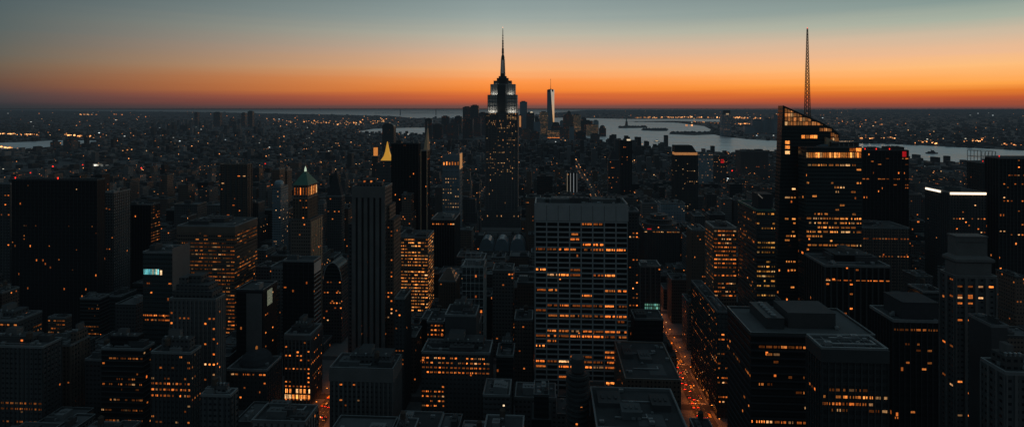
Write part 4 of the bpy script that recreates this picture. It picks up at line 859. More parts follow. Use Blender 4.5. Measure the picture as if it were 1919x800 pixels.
# middle distance landmarks right of centre
root,(X0,X1,Y0,Y1,z,d)=tower('slim_dark','slender black residential tower with a white roof light standing before the harbour',1162.5,1184.5,264,1700,depth=30,mat='black',ybot=370,style='ribs',bay=4,w=.8,rib='rib_dark',short='slender harbour tower',roofk=dict(boxes=1,clutter=0,trim='slate'))
lx=root.location.x; mb=MB(); mb.box(2,12,-.3,4,z+.3,z+4.4); mb.build('roof_light',M['win_white'],root)
root,(X0,X1,Y0,Y1,z,d)=tower('penn','black tower with a warm lit crown band and scattered tiny windows, right of centre',1265,1308,292,1300,xs=1259,mat='dotty',ybot=400,style='ribs',bay=6,w=.7,rib='slate',short='warm crown-band tower',lit=[dict(rows=.05,p_row=.3,p=.06,panes=1,seed=104,mat='win_cool',gap=.5,bay=5)],roofk=dict(boxes=0,clutter=0,trim='slate'))
lx=root.location.x; zc=zat(286,d)
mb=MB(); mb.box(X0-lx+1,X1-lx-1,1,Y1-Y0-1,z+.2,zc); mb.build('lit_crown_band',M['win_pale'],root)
mb=MB(); mb.frustum(X0-lx,X1-lx-2,.2,Y1-Y0,zc,X0-lx,X1-lx-12,2,Y1-Y0-2,zat(273,d)); mb.build('roof_storey',M['slate'],root)
root,(X0,X1,Y0,Y1,z,d)=tower('white_fins','small tower lit by vertical white strips before the harbour, right of the spired skyscraper',1061,1083,323,1500,depth=26,mat='black',ybot=362,short='white-strip tower',roofk=dict(boxes=1,clutter=0))
lx=root.location.x
for k in range(4):
    a=xat(1062.5+6*k,1500)[0]-lx; q=MB(); q.box(a,a+1.6,-.6,-.05,zat(362,d),z-2); q.build('light_strip',M['dimwhite'],root)
tower('d1','dark pointed tower left of the slender harbour tower',1140,1160,300,1560,depth=30,mat='stone_dark',ybot=365,short='dark pointed tower',roofk=dict(boxes=0,clutter=0))
mb=MB(); h=HERO[-1]; r_=[o for o in col.objects if o.get('label','').startswith('dark pointed tower')][0]; hwx=(h['X1']-h['X0'])/2; mb.frustum(-hwx,hwx,0,30,h['h']+.1,-3,3,12,18,h['h']+24); mb.build('pointed_roof',M['slate'],r_)
tower('hz1','hazy broad block on the Hudson shore left of the faceted skyscraper',1388,1440,284,2100,depth=60,mat='stone_dark',ybot=330,short='hazy shore block',roofk=dict(boxes=4,clutter=0))
tower('hz2','hazy block with a red-lit front near the Hudson shore',1338,1362,292,2000,depth=60,mat='dotty',ybot=345,short='red-lit shore block',roofk=dict(boxes=2,clutter=0))
h=HERO[-1]; r_=[o for o in col.objects if o.get('label','').startswith('hazy block with a red-lit')][0]; lx=r_.location.x
for (px,py) in ((1353,300),(1353,304)):
    a=xat(px,2000)[0]-lx; zz=zat(py,xat(px,2000)[1]); mb=MB(); mb.box(a-4,a+6,-1,-.1,zz-2.4,zz+2.4); mb.build('red_lit_panel',M['redsign'],r_)
tower('hz3','second hazy block right of the warm crown-band tower',1310,1336,288,1900,depth=50,mat='bluegrey',ybot=345,short='hazy blue block',roofk=dict(boxes=1,clutter=0))

# --- downtown cluster
def far(label,x0,x1,yt,Y,mat,short,depth=50,yb=None,name='downtown_tower',group='towers of the downtown cluster'):
    if 'downtown' in group: x0-=.9; x1+=.9; yt-=2.5
    X0,X1,d=rect_from(x0,x1,Y); z=zat(yt,d); root=empty(name,((X0+X1)/2,Y,0)); tag(root,label,'tower',group); lx=root.location.x
    mb=MB(); mb.box(X0-lx,X1-lx,0,depth,0,z,0,1); mb.build('wall',[M[mat],M['roof']],root)
    w=X1-X0
    mb=MB(); mb.box(-w*.3,w*.25,depth*.2,depth*.7,z+.1,z+8); mb.build('rooftop_box',M['slate'],root)
    reg(label,X0,X1,Y,Y+depth,z,x0,x1,yt,yb or 262,short); return root,X0-lx,X1-lx,z,d
root=empty('tapered_glass_tower',(xat(1032,5850)[0],5850,0)); tag(root,'tallest downtown glass tower with chamfered bright face and spire','skyscraper'); lx=root.location.x
X0,X1,d=rect_from(1025.2,1038.8,5850); a=(X1-X0)/2; z0=zat(262,d); z1=zat(168.5,d)
bot=[(-a,-a),(a,-a),(a,a),(-a,a)]; topc=[(0,-a),(a,0),(0,a),(-a,0)]
mb=MB(); mb.box(-a,a,-a,a,0,z0); mb.build('base_block',M['blueglass'],root)
s=.8; tp=[(-a*s,-a*s),(a*s,-a*s),(a*s,a*s),(-a*s,a*s)]
mb=MB()
c=.0
for i in range(4):
    j=(i+1)%4
    mb.quad([(*bot[i],z0),(*bot[j],z0),(topc[i][0]*1.0,topc[i][1]*1.0,z1)],0)
    mb.quad([(*bot[j],z0),(*topc[j],z1),(*topc[i],z1)],1 if i==0 else 0)  # brighter mirror glass put on one facet alone for its bright sky reflection
mb.quad([(*t,z1) for t in topc],0)
mb.build('glass_shaft',[M['blueglass'],M['skyglass']],root)
mb=MB(); mb.box(-a*.72,a*.72,-a*.7,a*.7,z1-20,z1+4); mb.build('parapet_band',M['slate'],root)
mb=MB(); mb.lathe(0,0,[(8,z1+4),(8,z1+8),(2.5,z1+9),(1.8,zat(160,d)),(1.2,zat(150,d)),(3,zat(149.5,d)),(.3,zat(148,d))],8); mb.build('spire',M['rib_dark'],root)
reg('wtc',root.location.x-a,root.location.x+a,5850-a,5850+a,z1,1025,1039,149,262,'tallest downtown tower')
far('slim blue-grey downtown tower immediately right of the spired skyscraper',975,987,193.5,5800,'blueglass','slim blue downtown tower')
r_,A,B,z,d=far('dark downtown tower with a white light on its roof, second right of the spired skyscraper',987.5,1000.5,214,5700,'teal','white-topped downtown tower')
mb=MB(); mb.lathe(10,8,[(13,z+.2),(13,z+5),(2,z+12)],8); mb.build('roof_light',M['win_white'],r_)
r_,A,B,z,d=far('small downtown tower with a bright lit front touching the spired skyscraper',972,977.5,219,5500,'stone_dark','bright-front downtown tower')
mb=MB(); mb.box(-8,8,-1,-.1,zat(238,d),z-4); mb.build('lit_front',M['win_pale'],r_)
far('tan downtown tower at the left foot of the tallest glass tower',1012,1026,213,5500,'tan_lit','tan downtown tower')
r_,A,B,z,d=far('dark sloping-topped downtown block at the right foot of the tallest glass tower',1034,1049,240,5400,'teal','sloping downtown block')
mb=MB(); mb.prism([(A,z),(B,z),(B-14,z+38),(A+20,z+42)][::-1],2,48); mb.build('sloped_top',M['teal'],r_)
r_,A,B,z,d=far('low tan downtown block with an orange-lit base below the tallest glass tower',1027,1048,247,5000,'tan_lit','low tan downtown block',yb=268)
mb=MB(); mb.box(A,B,-1,-.1,zat(260,d),zat(258,d)); mb.build('lit_base',M['win'],r_)
r_,A,B,z,d=far('broad round-shouldered downtown tower facing the harbour, left half dark',1056,1073,224,5600,'brown','round-shouldered downtown tower')
c=(A+B)/2; R=(B-A)/2; mb=MB(); mb.prism([(c+R*math.cos(t*math.pi/10),z+.1+R*.95*math.sin(t*math.pi/10)) for t in range(11)],0,45); mb.build('rounded_top',M['brown'],r_)
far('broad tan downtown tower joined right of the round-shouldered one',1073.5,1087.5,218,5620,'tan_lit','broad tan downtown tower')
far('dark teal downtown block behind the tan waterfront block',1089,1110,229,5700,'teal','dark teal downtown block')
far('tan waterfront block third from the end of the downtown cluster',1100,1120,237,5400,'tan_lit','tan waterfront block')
r_,A,B,z,d=far('narrow dark round-topped tower ending the downtown cluster at the water',1124,1135,243,5300,'teal','end downtown tower')
mb=MB(); mb.lathe((A+B)/2,25,[(25,z),(23,z+14),(14,z+24),(.1,z+28)],14); mb.build('rounded_top',M['teal'],r_)
for k,(a,b,t,Y,m) in enumerate(((868,882,203.5,6000,'stone_dark'),(883,896,200.5,5900,'teal'),(886,900,222,5200,'stone_dark'),(853,864,221,5800,'teal'),(828,840,221,5600,'teal'),(838,858,236,4800,'stone_dark'),(898,911,214,5500,'stone_dark'),(868,885,226,4900,'teal'),(812,828,236,4700,'teal'))):
    far(['tall dark twin-peaked downtown tower left of the spired skyscraper','slim dark downtown tower, tallest left of the spired skyscraper','dark downtown block low beside the left flank of the spired skyscraper','lone round-shouldered downtown tower at the water left of the spired skyscraper','stubby rounded downtown tower far left in the cluster','broad low downtown block left in the cluster','dark downtown tower half hidden by the left flank of the spired skyscraper','mid-height teal downtown block in the left cluster','teal downtown block next to the white-edged waterfront tower'][k],a,b,t,Y,m,'left downtown tower %d'%k)
r_,A,B,z,d=far('dark blue waterfront tower with one bright white edge, left of the downtown cluster',797,808,226,4600,'teal','white-edged waterfront tower')
mb=MB(); mb.box(B+.1,B+5,2,30,z-120,z-6); mb.build('bright_edge',M['skyglass'],r_)
r_,A,B,z,d=far('dark blue slab with curved top beside the East River water',717,737,240,3300,'teal','curved East River slab',yb=262)
c=(A+B)/2; R=(B-A)/2; mb=MB(); mb.prism([(c+R*math.cos(t*math.pi/8),z+.1+R*.6*math.sin(t*math.pi/8)) for t in range(9)],0,40); mb.build('curved_top',M['teal'],r_)
for a,b,t,Y,m,lb in ((960,971,238,5000,'stone_dark','dark squat downtown block half behind the right flank of the spired skyscraper'),(1001,1012,231,5300,'blueglass','pale blue downtown block between the white-topped tower and the tan tower'),
    (1049,1057,243,5200,'stone_dark','narrow dark downtown block in the gap left of the round-shouldered tower'),(978,993,246,4500,'brown','low brown downtown block in front of the slim blue-grey tower'),
    (994,1010,250,4300,'stone_dark','low dark downtown block nearest the viewer, in front of the white-topped tower'),(1060,1078,247,4500,'brown','broad brown downtown block in front of the round-shouldered tower'),
    (1080,1097,250,4600,'teal','broad teal downtown block low in front of the broad tan tower'),(1108,1123,254,4500,'stone_dark','dark downtown block lowest in the group before the harbour'),
    (1113,1121,229,6000,'blueglass','slim pale downtown tower rising behind the tan waterfront block'),(1064,1069,212,6000,'stone_dark','thin dark downtown spike behind the round-shouldered tower'),(1003,1008,222,5900,'teal','thin teal downtown tower between white-topped and tan towers')):
    far(lb,a,b,t,Y,m,lb.split(' downtown')[0]+' downtown tower')
for a,b,t,Y,m,lb in ((1007,1015,226,6100,'stone_dark','dark slim downtown tower tucked behind the left side of the tan tower'),(1040,1047,233,6000,'stone_dark','dark slim downtown tower rising behind the sloping-topped block'),
    (1050,1056,230,6050,'blueglass','pale thin downtown tower in the water gap beside the round-shouldered tower'),(980,986,205,6100,'stone_dark','thin dark downtown tower peeking above the gap beside the slim blue-grey tower'),
    (902,910,223,6100,'stone_dark','dark downtown tower pressed to the left edge of the spired skyscraper'),(845,853,228,6100,'stone_dark','slim dark downtown tower rising over the broad low left block'),(1090,1098,224,6050,'stone_dark','slim dark downtown tower above the teal block'),(1068,1075,240,4300,'blueglass','pale downtown block at the foot of the joined tan towers')):
    far(lb,a,b,t,Y,m,lb.split(' downtown')[0]+' downtown tower')
# towers across the rivers
r_,A,B,z,d=far('lone slab tower across the harbour on the far shore with a white-lit crown',1352,1370.5,214,5350,'bluegrey','lone far-shore tower',name='waterfront_tower',group='towers across the water',yb=255)
mb=MB(); mb.box(A+22,B-8,2,40,z+.2,zat(207,d)); mb.build('crown_block',M['slate'],r_)
mb=MB(); mb.box(A+40,B-22,-1.5,-.1,z-6,z+6); mb.build('crown_light',M['win_white'],r_)
for k,(a,b,t,Y) in enumerate(((1410,1432,226,6200),(1432,1450,223,6100),(1450,1466,216,6000),(1396,1412,236,6000))):
    far(['stepped hazy block on the far shore right of the lone slab tower','wide hazy block on the far shore, second right of the lone slab tower','tall hazy block on the far shore against the faceted skyscraper','low hazy block on the far shore nearest the lone slab tower'][k],a,b,t,Y,'blueglass','far shore block %d'%k,name='waterfront_tower',group='towers across the water',yb=258)
for k,(a,b,t,Y) in enumerate(((400,412,211,7600),(452,459,212,7700),(464,473,209,7500),(364,370,211,8000),(430,436,222,7400),(118,134,263,3300),(94,102,266,3500))):
    far(['broad dark tower of the outer borough skyline, leftmost of the tall pair on the horizon','slim outer borough tower just left of the lit one','tall outer borough tower with lights at its foot','thin far tower left of the outer borough pair','low far tower between the outer borough towers','dark block standing against the river at far left','slim dark block left of the one against the river'][k],a,b,t,Y,'stone_dark','outer borough tower %d'%k,name='borough_tower',group='towers of the outer boroughs',yb=t+35)
for o in col.objects:
    if '_nw' in o: del o['_nw']
# ================================================================== WATER OUTLINES (surveyed shorelines)
WATER=[
 ('harbour_water',[(1055,221),(1180,223.5),(1320,223.5),(1352,224),(1352,229),(1262,229.5),(1320,237),(1332,243),(1328,250),(1352,256),(1400,261.5),(1466,265),(1560,268),(1620,269.4),(1695,271.5),(1785,276),(1940,284),(2060,290),(2060,304),(1940,302),(1839,304),(1758,304.5),(1704,297),(1600,291),(1462,289),(1338,291),(1249,284),(1208,277),(1150,267),(1136,267),(1120,262),(1060,252),(1000,246),(960,240),(960,222)]),
 ('ocean_water',[(-200,205.3),(2200,205.3),(1100,206.6),(960,219),(900,221),(780,222),(735,218),(620,215),(480,212.5),(380,210)]),
 ('east_river_water',[(670,247),(700,242),(760,240),(830,239),(830,252),(760,252),(700,250)]),
 ('creek_water',[(-60,272),(0,268),(60,266),(110,263.5),(185,264),(182,268),(150,271),(110,277),(60,284),(0,284),(-60,284)]),
]
def inpoly(x,y,P):
    c=False; j=len(P)-1
    for i in range(len(P)):
        if (P[i][1]>y)!=(P[j][1]>y) and x<(P[j][0]-P[i][0])*(y-P[i][1])/(P[j][1]-P[i][1])+P[i][0]: c=not c
        j=i
    return c
def wet(X,Y):
    px,py,d=proj(X,Y,0)
    return any(inpoly(px,py,P) for _,P in WATER)
# ================================================================== STREET PLAN
AVES=[(-1700,13),(-1460,13),(-1240,13),(-1040,13),(-840,13),(-665,12),(-525,16),(-385,11),(-190,12),(132,12),(405,13),(685,13),(965,13),(1245,13),(1525,13)]
def blocks_x(lo,hi):
    ax=[a for a in AVES]
    for (a,wa),(b,wb) in zip(ax[:-1],ax[1:]): yield a+wa,b-wb
# ================================================================== BACKGROUND BLOCKS
def skyline_limit(px0,px1,d):
    """highest screen row a background block may reach without hiding a landmark standing behind it"""
    lim=0
    for h in HERO:
        if h['Y0']>d-2 and h['px1']>px0 and h['px0']<px1: lim=max(lim,h['ybot'])
    return lim
def base_limit(px,d):
    # general roofline of the anonymous city at this distance
    if d<520: return 615
    if d<700: return 512
    if d<900: return 445
    if d<1200: return 388
    return 330
def clash(a0,a1,b0,b1):
    for h in HERO:
        if h['X0']-3<a1 and h['X1']+3>a0 and h['Y0']-3<b1 and h['Y1']+3>b0: return True
    return False
LOTS=[]
r=random.Random(21)
for (bx0,bx1) in blocks_x(0,0):
    y=372.0
    while y<3400:
        for (ly0,ly1) in ((y,y+29),(y+31,y+60)):
            x=bx0+5
            while x<bx1-12:
                w=r.choice([14,18,22,26,32,40]); w=min(w,bx1-5-x)
                if w<10: break
                a0,a1=x+.4,x+w-.4; x+=w
                dep=(ly1-ly0)*r.uniform(.8,1.0); b0,b1=ly0,ly0+dep
                p0=proj(a0,b0,0); p1=proj(a1,b0,0); pm=(p0[0]+p1[0])/2
                if p1[0]<-60 or p0[0]>1980: r.random(); continue
                d=p0[2]
                far_=b0
                h=r.choice([14,18,20,24,28,34,40,50]) if far_>1250 else r.choice([26,40,52,64,76,90,105,120,135])
                if far_>1250 and r.random()<.10: h=r.uniform(50,105)
                if far_>1900: h=min(h,r.uniform(18,60))
                m=r.choice(['stone_dark','stone_dark','brick','brown','glass','teal','dotty','stone','black','concrete'])
                k=r.random()
                if clash(a0,a1,b0,b1) or wet(a0,b0) or wet(a1,b1): continue
                if 145<(a0+a1)/2+0 and b0<520 and a0<160: pass
                # the little park beside the avenue
                if -2<a0<112 and 600<b0<760: continue
                lim=max(skyline_limit(p0[0],p1[0],b0),base_limit(pm,d)+r.uniform(-25,40))
                hz=min(h,zat(lim,d))
                if hz<7: 
                    if b0<1300: continue
                    hz=r.uniform(7,12)
                    if zat(skyline_limit(p0[0],p1[0],b0),d)<hz: continue
                if b0<900 and hz<h: hz*=r.uniform(.72,1.0)
                LOTS.append(dict(X0=a0,X1=a1,Y0=b0,Y1=b1,h=hz,m=m,d=d,k=k))
        y+=80
# visible share of every lot (coarse depth buffer)
SW,SH=960,400
zb=np.full((SH,SW),1e9); ids=np.full((SH,SW),-1,int)
def paint(X0,X1,Y0,Y1,h,i):
    f0=proj(X0,Y0,h); f1=proj(X1,Y0,h); g0=proj(X0,Y0,0); b0=proj(X0,Y1,h); b1=proj(X1,Y1,h)
    def rect(xa,xb,ya,yb,d):
        xa,xb=int(max(0,xa/2)),int(min(SW,xb/2+1)); ya,yb=int(max(0,ya/2)),int(min(SH,yb/2+1))
        if xa<xb and ya<yb:
            s=zb[ya:yb,xa:xb]; mk=s>d; s[mk]=d; ids[ya:yb,xa:xb][mk]=i
    rect(f0[0],f1[0],f0[1],g0[1],f0[2])
    rect(min(f0[0],b0[0]),max(f1[0],b1[0]),min(b0[1],f0[1]),f0[1],f0[2]+1)
for h in HERO: paint(h['X0'],h['X1'],h['Y0'],h['Y1'],h['h'],-2)
for i,l in enumerate(LOTS): paint(l['X0'],l['X1'],l['Y0'],l['Y1'],l['h'],i)
cnt=np.bincount(ids[ids>=0],minlength=len(LOTS))
order=[i for i in np.argsort(-cnt) if cnt[i]>0]
SINGLE=set(order[:205])
# where each one is, in words
ANCH=[h for h in HERO]
used={}
def whereabouts(l):
    px,py,d=proj((l['X0']+l['X1'])/2,l['Y0'],l['h'])
    best=min(ANCH,key=lambda h: math.hypot((h['px0']+h['px1'])/2-px,(min(h['ybot'],h['ytop']+120)+h['ytop'])/2-py)+abs(h['Y0']-d)*.08)
    c=(best['px0']+best['px1'])/2
    if best['Y0']>d+25 and abs(c-px)<45: rel='in front of the'
    elif best['Y0']<d-25 and abs(c-px)<45: rel='behind the'
    else: rel='left of the' if px<c else 'right of the'
    return rel+' '+best['short']
tone={'stone_dark':'dark grey stone','brick':'dark red brick','brown':'brown masonry','glass':'dark glass','teal':'teal glass','dotty':'window-speckled grey','stone':'pale stone','black':'black glass','concrete':'light concrete'}
rest=MB(); matix=list(tone); 
def lotmesh(mb,l,simple,mi=0,rm=1):
    X0,X1,Y0,Y1,h=(l[q] for q in('X0','X1','Y0','Y1','h')); k=l['k']; w=X1-X0; dp=Y1-Y0
    if h>55 and not simple and k<.6:
        s=h*(.62+.2*k); mb.box(X0,X1,Y0,Y1,0,s,mi,rm); i=min(3.5,w*.12); mb.box(X0+i,X1-i,Y0+i,Y1-i,s,h,mi,rm)
    else: mb.box(X0,X1,Y0,Y1,0,h,mi,rm)
    a=X0+w*(.15+.4*k); mb.box(a,a+w*.28,Y0+dp*.3,Y0+dp*.65,h,h+2+3*k,rm,rm)
for i,l in enumerate(LOTS):
    if i in SINGLE:
        near=l['d']<1050; mt=[M[l['m']],M['roof']]
        fl='low' if l['h']<26 else ('mid-rise' if l['h']<60 else 'tall')
        tank=near and (i%3==0) and l['X1']-l['X0']>13
        feat=' with water tank' if tank else (' with flat roof' if l['k']>.5 else ' with roof box')
        lab='%s %s building%s %s'%(fl,tone[l['m']],feat,whereabouts(l))
        n=used[lab]=used.get(lab,0)+1
        if n>1: lab+=', '+['','second','third','fourth','fifth','sixth','seventh','eighth'][min(n-1,7)]+' farther back'
        lx,ly=(l['X0']+l['X1'])/2,l['Y0']
        if len(lab.split())>16: lab=lab.replace(feat,'')
        L=dict(l); L['X0']-=lx; L['X1']-=lx; L['Y0']-=ly; L['Y1']-=ly
        if near:
            root=empty('city_building',(lx,ly,0)); tag(root,lab,'building','anonymous blocks of the city')
            mb=MB(); X0,X1,Y0,Y1,h=(L[q] for q in('X0','X1','Y0','Y1','h'))
            if h>60 and l['k']<.6:
                s=h*(.66+.2*l['k']); mb.box(X0,X1,Y0,Y1,0,s,0,1); g_=min(3.5,(X1-X0)*.12); mb.box(X0+g_,X1-g_,Y0+g_,Y1-g_,s,h,0,1); X0+=g_;X1-=g_;Y0+=g_;Y1-=g_
            else: mb.box(X0,X1,Y0,Y1,0,h,0,1)
            mb.build('wall',mt,root)
            root.location=(0,0,0)
            roof_kit(root,X0,X1,Y0,Y1,h,seed=i,boxes=1+(i%2),tank=tank,clutter=3 if l['d']<750 else 0,trim=['steelgrey','rib_stone','rib_dark'][i%3],mat=['roof','roof','roof_light'][i%3])
            root.location=(lx,ly,0)
        else:
            mb=MB(); lotmesh(mb,L,False); o=mb.build('city_building',mt,None,(lx,ly,0)); tag(o,lab,'building','anonymous blocks of the city')
    else: lotmesh(rest,l,l['d']>1500,2+matix.index(l['m']),1)
o=rest.build('city_blocks',[M['sprawl'],M['roof']]+[M[q] for q in matix]); tag(o,'mass of low city blocks filling the streets between the named buildings','city blocks',kind='stuff')

# ================================================================== SPRAWL BEYOND
r=random.Random(5); sp=MB(); lt=MB(); lth=MB(); ltw=MB()
def light(mb,x,y,z,s,asp=1.0):
    mb.box(x-s/2,x+s/2,y-s/2,y+s/2,z,z+s*asp)
from mathutils import noise as mn
n=0
while n<22000:
    px=r.uniform(-60,1980); py=202.8+ (r.random()**1.6)*100
    if n>19000: py=r.uniform(285,400)
    X,Y=ground(px,py); d=proj(X,Y,0)[2]
    if (Y<2300 and -1690<X<1500) or Y<900 or wet(X,Y): n+=1; continue
    n+=1
    inman=(d<6500 and 830<px<1250)
    pxw=r.uniform(1.4,4.5)*d/F
    w=min(max(pxw,18),160); dp=min(w*r.uniform(.8,2.5),300)
    h=r.choice([8,10,12,15,20])
    if d<4500: h*=r.uniform(.8,1.6)
    if inman: h=r.choice([18,25,30,40,55])*r.uniform(.7,1.2)
    if r.random()<.05: h*=r.uniform(1.5,2.6)
    if 280<px<500 and 5200<d<9500 and r.random()<.25: h=r.uniform(30,80); w=r.uniform(18,40)
    # keep below landmarks
    lim=skyline_limit(px-3,px+3,Y)
    if lim and zat(lim,d)<h and lim<330: h=max(4,min(h,zat(lim,d)))
    sp.box(X-w/2,X+w/2,Y,Y+dp,0,h)
    t=r.random(); cl=mn.noise(Vector((px*.011,py*.10,3.3)))+.35*mn.noise(Vector((px*.04,py*.3,9.1)))
    if t<max(.006,.045+.16*cl): 
        s=d/F*r.uniform(.5,1.15); s=min(s,22)
        light(lt,X+r.uniform(-.5,.5)*w,Y-s*.5-.2,h*r.uniform(.7,1.0)-s*.4,s,r.choice([.8,1,1.8]))
    elif t>.994: s=min(d/F*1.6,26); light(ltw,X,Y-s,h,s,.7)
# lit waterfronts, motorways and piers
def lightline(pts,nn,mb,size=1.2,jit=.6):
    for _ in range(nn):
        k=r.random()*(len(pts)-1); i=int(k); f=k-i
        px=pts[i][0]+(pts[i+1][0]-pts[i][0])*f; py=pts[i][1]+(pts[i+1][1]-pts[i][1])*f+r.gauss(0,jit)
        if py<204.5: continue
        X,Y=ground(px,py); d=proj(X,Y,0)[2]; s=d/F*size*r.uniform(.6,1.3); light(mb,X,Y,12,min(s,60),r.uniform(.7,1.3))
lightline([(1190,222.6),(1240,222.2),(1300,221.3),(1350,222.4)],75,lth,1.5,.6)
lightline([(1375,221.8),(1400,223),(1465,224.2)],45,lth,1.5,.5)
lightline([(1300,231),(1350,233.5)],14,lt,1.5,.5); lightline([(1372,234.2),(1410,234.6)],18,lth,1.3,.4)
lightline([(1285,237.5),(1297,237.5)],4,lth,2,.3)
lightline([(560,231),(640,233),(720,230)],70,lth,1.3,2.0); lightline([(500,228),(560,232),(760,226)],50,lt,1.2,3)
lightline([(0,253.5),(70,255.5)],26,lth,1.6,.5); lightline([(120,255),(185,262)],30,lth,1.5,1.0); lightline([(0,279),(22,283)],10,lth,2.2,1)
lightline([(150,216),(182,216.5)],12,lth,1.3,.3); lightline([(200,215.5),(255,217.5)],10,lt,1.2,.6)
lightline([(1612,262.5),(1680,262.8)],40,lth,1.5,.8); lightline([(1690,268),(1780,271),(1860,264)],60,lth,1.3,1.2)
lightline([(1560,228),(1700,235)],26,lt,1.3,3); lightline([(1840,272),(1919,276)],26,lt,1.5,1.2)
lightline([(170,316),(205,317)],8,ltw,4,1.2); lightline([(1325,346),(1410,343)],26,ltw,2.0,1.5); lightline([(1325,346),(1410,343)],12,lth,1.6,1.5)
lightline([(225,287),(250,284)],6,lth,1.8,1)
# avenues and cross streets beyond the near blocks
for ax,w_ in AVES:
    y=1200
    while y<4200:
        for sgn in (-1,1):
            if not wet(ax,y):
                d=proj(ax,y,0)[2]; s_=d/F*r.uniform(.5,1.0); light(lt if r.random()<.7 else lth,ax+sgn*w_*.6,y,7,s_,.9)
        y+=r.uniform(22,60)
# scattered street lights of the middle distance
n=0
while n<480:
    px=r.uniform(0,1919); py=r.uniform(258,400)
    X,Y=ground(px,py,14); n+=1
    if wet(X,Y) or Y<1250: continue
    d=proj(X,Y,0)[2]; light(lt,X,Y,r.uniform(14,40),d/F*r.uniform(.5,1.0),r.choice([.7,1,1.6]))
for px,py in ((330/3.333,313),(57,325),(155,310),(265,316),(372,345),(440,337),(497,308),(1387,309),(1372,321)):
    X,Y=ground(px,py,30); d=proj(X,Y,0)[2]; q=MB(); s=d/F*2.2
    q.lathe(0,0,[(.6,0),(.35,26)],6); root=empty('beacon_mast',(X,Y,4)); tag(root,'slim mast carrying a red warning beacon over the %s city'%('left' if px<700 else 'right'),'beacon','red beacons over the city')
    q.build('pole',M['metal'],root); q=MB(); q.lathe(0,0,[(.01,26),(s/2,26+s*.3),(s/2,26+s*.7),(.01,26+s)],8); q.build('lamp',M['red'],root)
o=sp.build('borough_rooftops',M['sprawl_box']); tag(o,'countless low roofs of the boroughs stretching to the horizon','rooftops',kind='stuff')
o=lt.build('city_lights',M['citylight']); tag(o,'scattered orange lights of the distant city','city lights',kind='stuff')
o=lth.build('waterfront_lights',M['citylight_hot']); tag(o,'strings of bright orange lights along far waterfronts and roads','city lights',kind='stuff')
o=ltw.build('cool_city_lights',M['citylight_white']); tag(o,'cool white patches of light among the distant roofs','city lights',kind='stuff')
print('LOTS',len(LOTS),'visible',len(order),'HERO',len(HERO))
for i,h in enumerate(HERO):
    for g2 in HERO[:i]:
        if h['X0']<g2['X1']-.5 and h['X1']>g2['X0']+.5 and h['Y0']<g2['Y1']-.5 and h['Y1']>g2['Y0']+.5: print('CLASH',h['key'],g2['key'],[round(h[q]) for q in('X0','X1','Y0','Y1')],[round(g2[q]) for q in('X0','X1','Y0','Y1')])
# ================================================================== GROUND, WATER, STREETS
mb=MB(); mb.quad([(-70000,-3000,0),(70000,-3000,0),(70000,76000,0),(-70000,76000,0)]); o=mb.build('ground',M['sprawl']); tag(o,kind='structure')
m,nt=newmat('rippled_water'); g=N(nt); geo=g.new('ShaderNodeNewGeometry')
mp=g.new('ShaderNodeMapping'); mp.inputs['Scale'].default_value=(.0011,.0040,.002); g.link(geo.outputs['Position'],mp.inputs['Vector'])
nz=g.new('ShaderNodeTexNoise'); nz.inputs['Scale'].default_value=1; nz.inputs['Detail'].default_value=6; g.link(mp.outputs[0],nz.inputs['Vector'])
nb=g.new('ShaderNodeTexNoise'); nb.inputs['Scale'].default_value=.02; nb.inputs['Detail'].default_value=4; g.link(geo.outputs['Position'],nb.inputs['Vector'])
bp=g.new('ShaderNodeBump'); bp.inputs['Strength'].default_value=.9; bp.inputs['Distance'].default_value=14; g.link(nb.outputs['Fac'],bp.inputs['Height'])
gl=g.new('ShaderNodeBsdfGlossy'); g.link(g.math('MULTIPLY_ADD',nz.outputs['Fac'],.5,.15),gl.inputs['Roughness']); g.link(bp.outputs[0],gl.inputs['Normal'])
k=g.math('MULTIPLY_ADD',nz.outputs['Fac'],1.0,.42,clamp=True)
g.link(g.mix(1.0,(1.0,1.0,1.0),g.xyz(k,k,k),'MULTIPLY'),gl.inputs['Color'])
df=g.new('ShaderNodeBsdfDiffuse'); df.inputs['Color'].default_value=(.03,.045,.055,1)
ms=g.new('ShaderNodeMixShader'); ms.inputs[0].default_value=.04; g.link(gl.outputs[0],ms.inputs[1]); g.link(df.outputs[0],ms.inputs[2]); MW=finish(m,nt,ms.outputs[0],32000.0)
for name,P in WATER:
    mb=MB(); mb.quad([(*ground(px,max(py,205.3)),1.2) for px,py in P]); o=mb.build(name,MW); tag(o,kind='structure')
# islands
def island(pts,h,name='island'):
    q=[ground(px,py) for px,py in pts]
    if sum(q[i][0]*q[(i+1)%len(q)][1]-q[(i+1)%len(q)][0]*q[i][1] for i in range(len(q)))<0: q=q[::-1]
    mb=MB(); mb.plan(q,0,4); o=mb.build(name,M['sprawl']); tag(o,kind='structure')
    rr=random.Random(int(pts[0][0])); mb=MB()
    for i in range(60):
        a=rr.random(); px=min(p[0] for p in pts)+(max(p[0] for p in pts)-min(p[0] for p in pts))*(.06+.88*rr.random()); py=sum(p[1] for p in pts)/len(pts)+rr.uniform(-.5,.3)
        X,Y=ground(px,py); s=rr.uniform(14,40)
        mb.lathe(X,Y,[(.1,4+h*rr.uniform(.5,1.1)),(s*.6,4+h*.55),(s,4)],7)
    o=mb.build('island_trees',M['sprawl']); tag(o,'dark tree cover along a small harbour island','trees','tree cover of the harbour islands',kind='stuff')
island([(1158,241),(1178,236),(1205,238),(1213,240),(1185,240.5)],22)
island([(1203,245),(1225,241.5),(1252,243),(1250,246),(1228,246)],22)
island([(1253,252),(1270,248.5),(1298,251),(1352,247),(1352,252),(1300,254)],22)
island([(1176,228),(1260,227),(1330,229),(1352,231),(1300,231),(1220,229)],6,'breakwater')
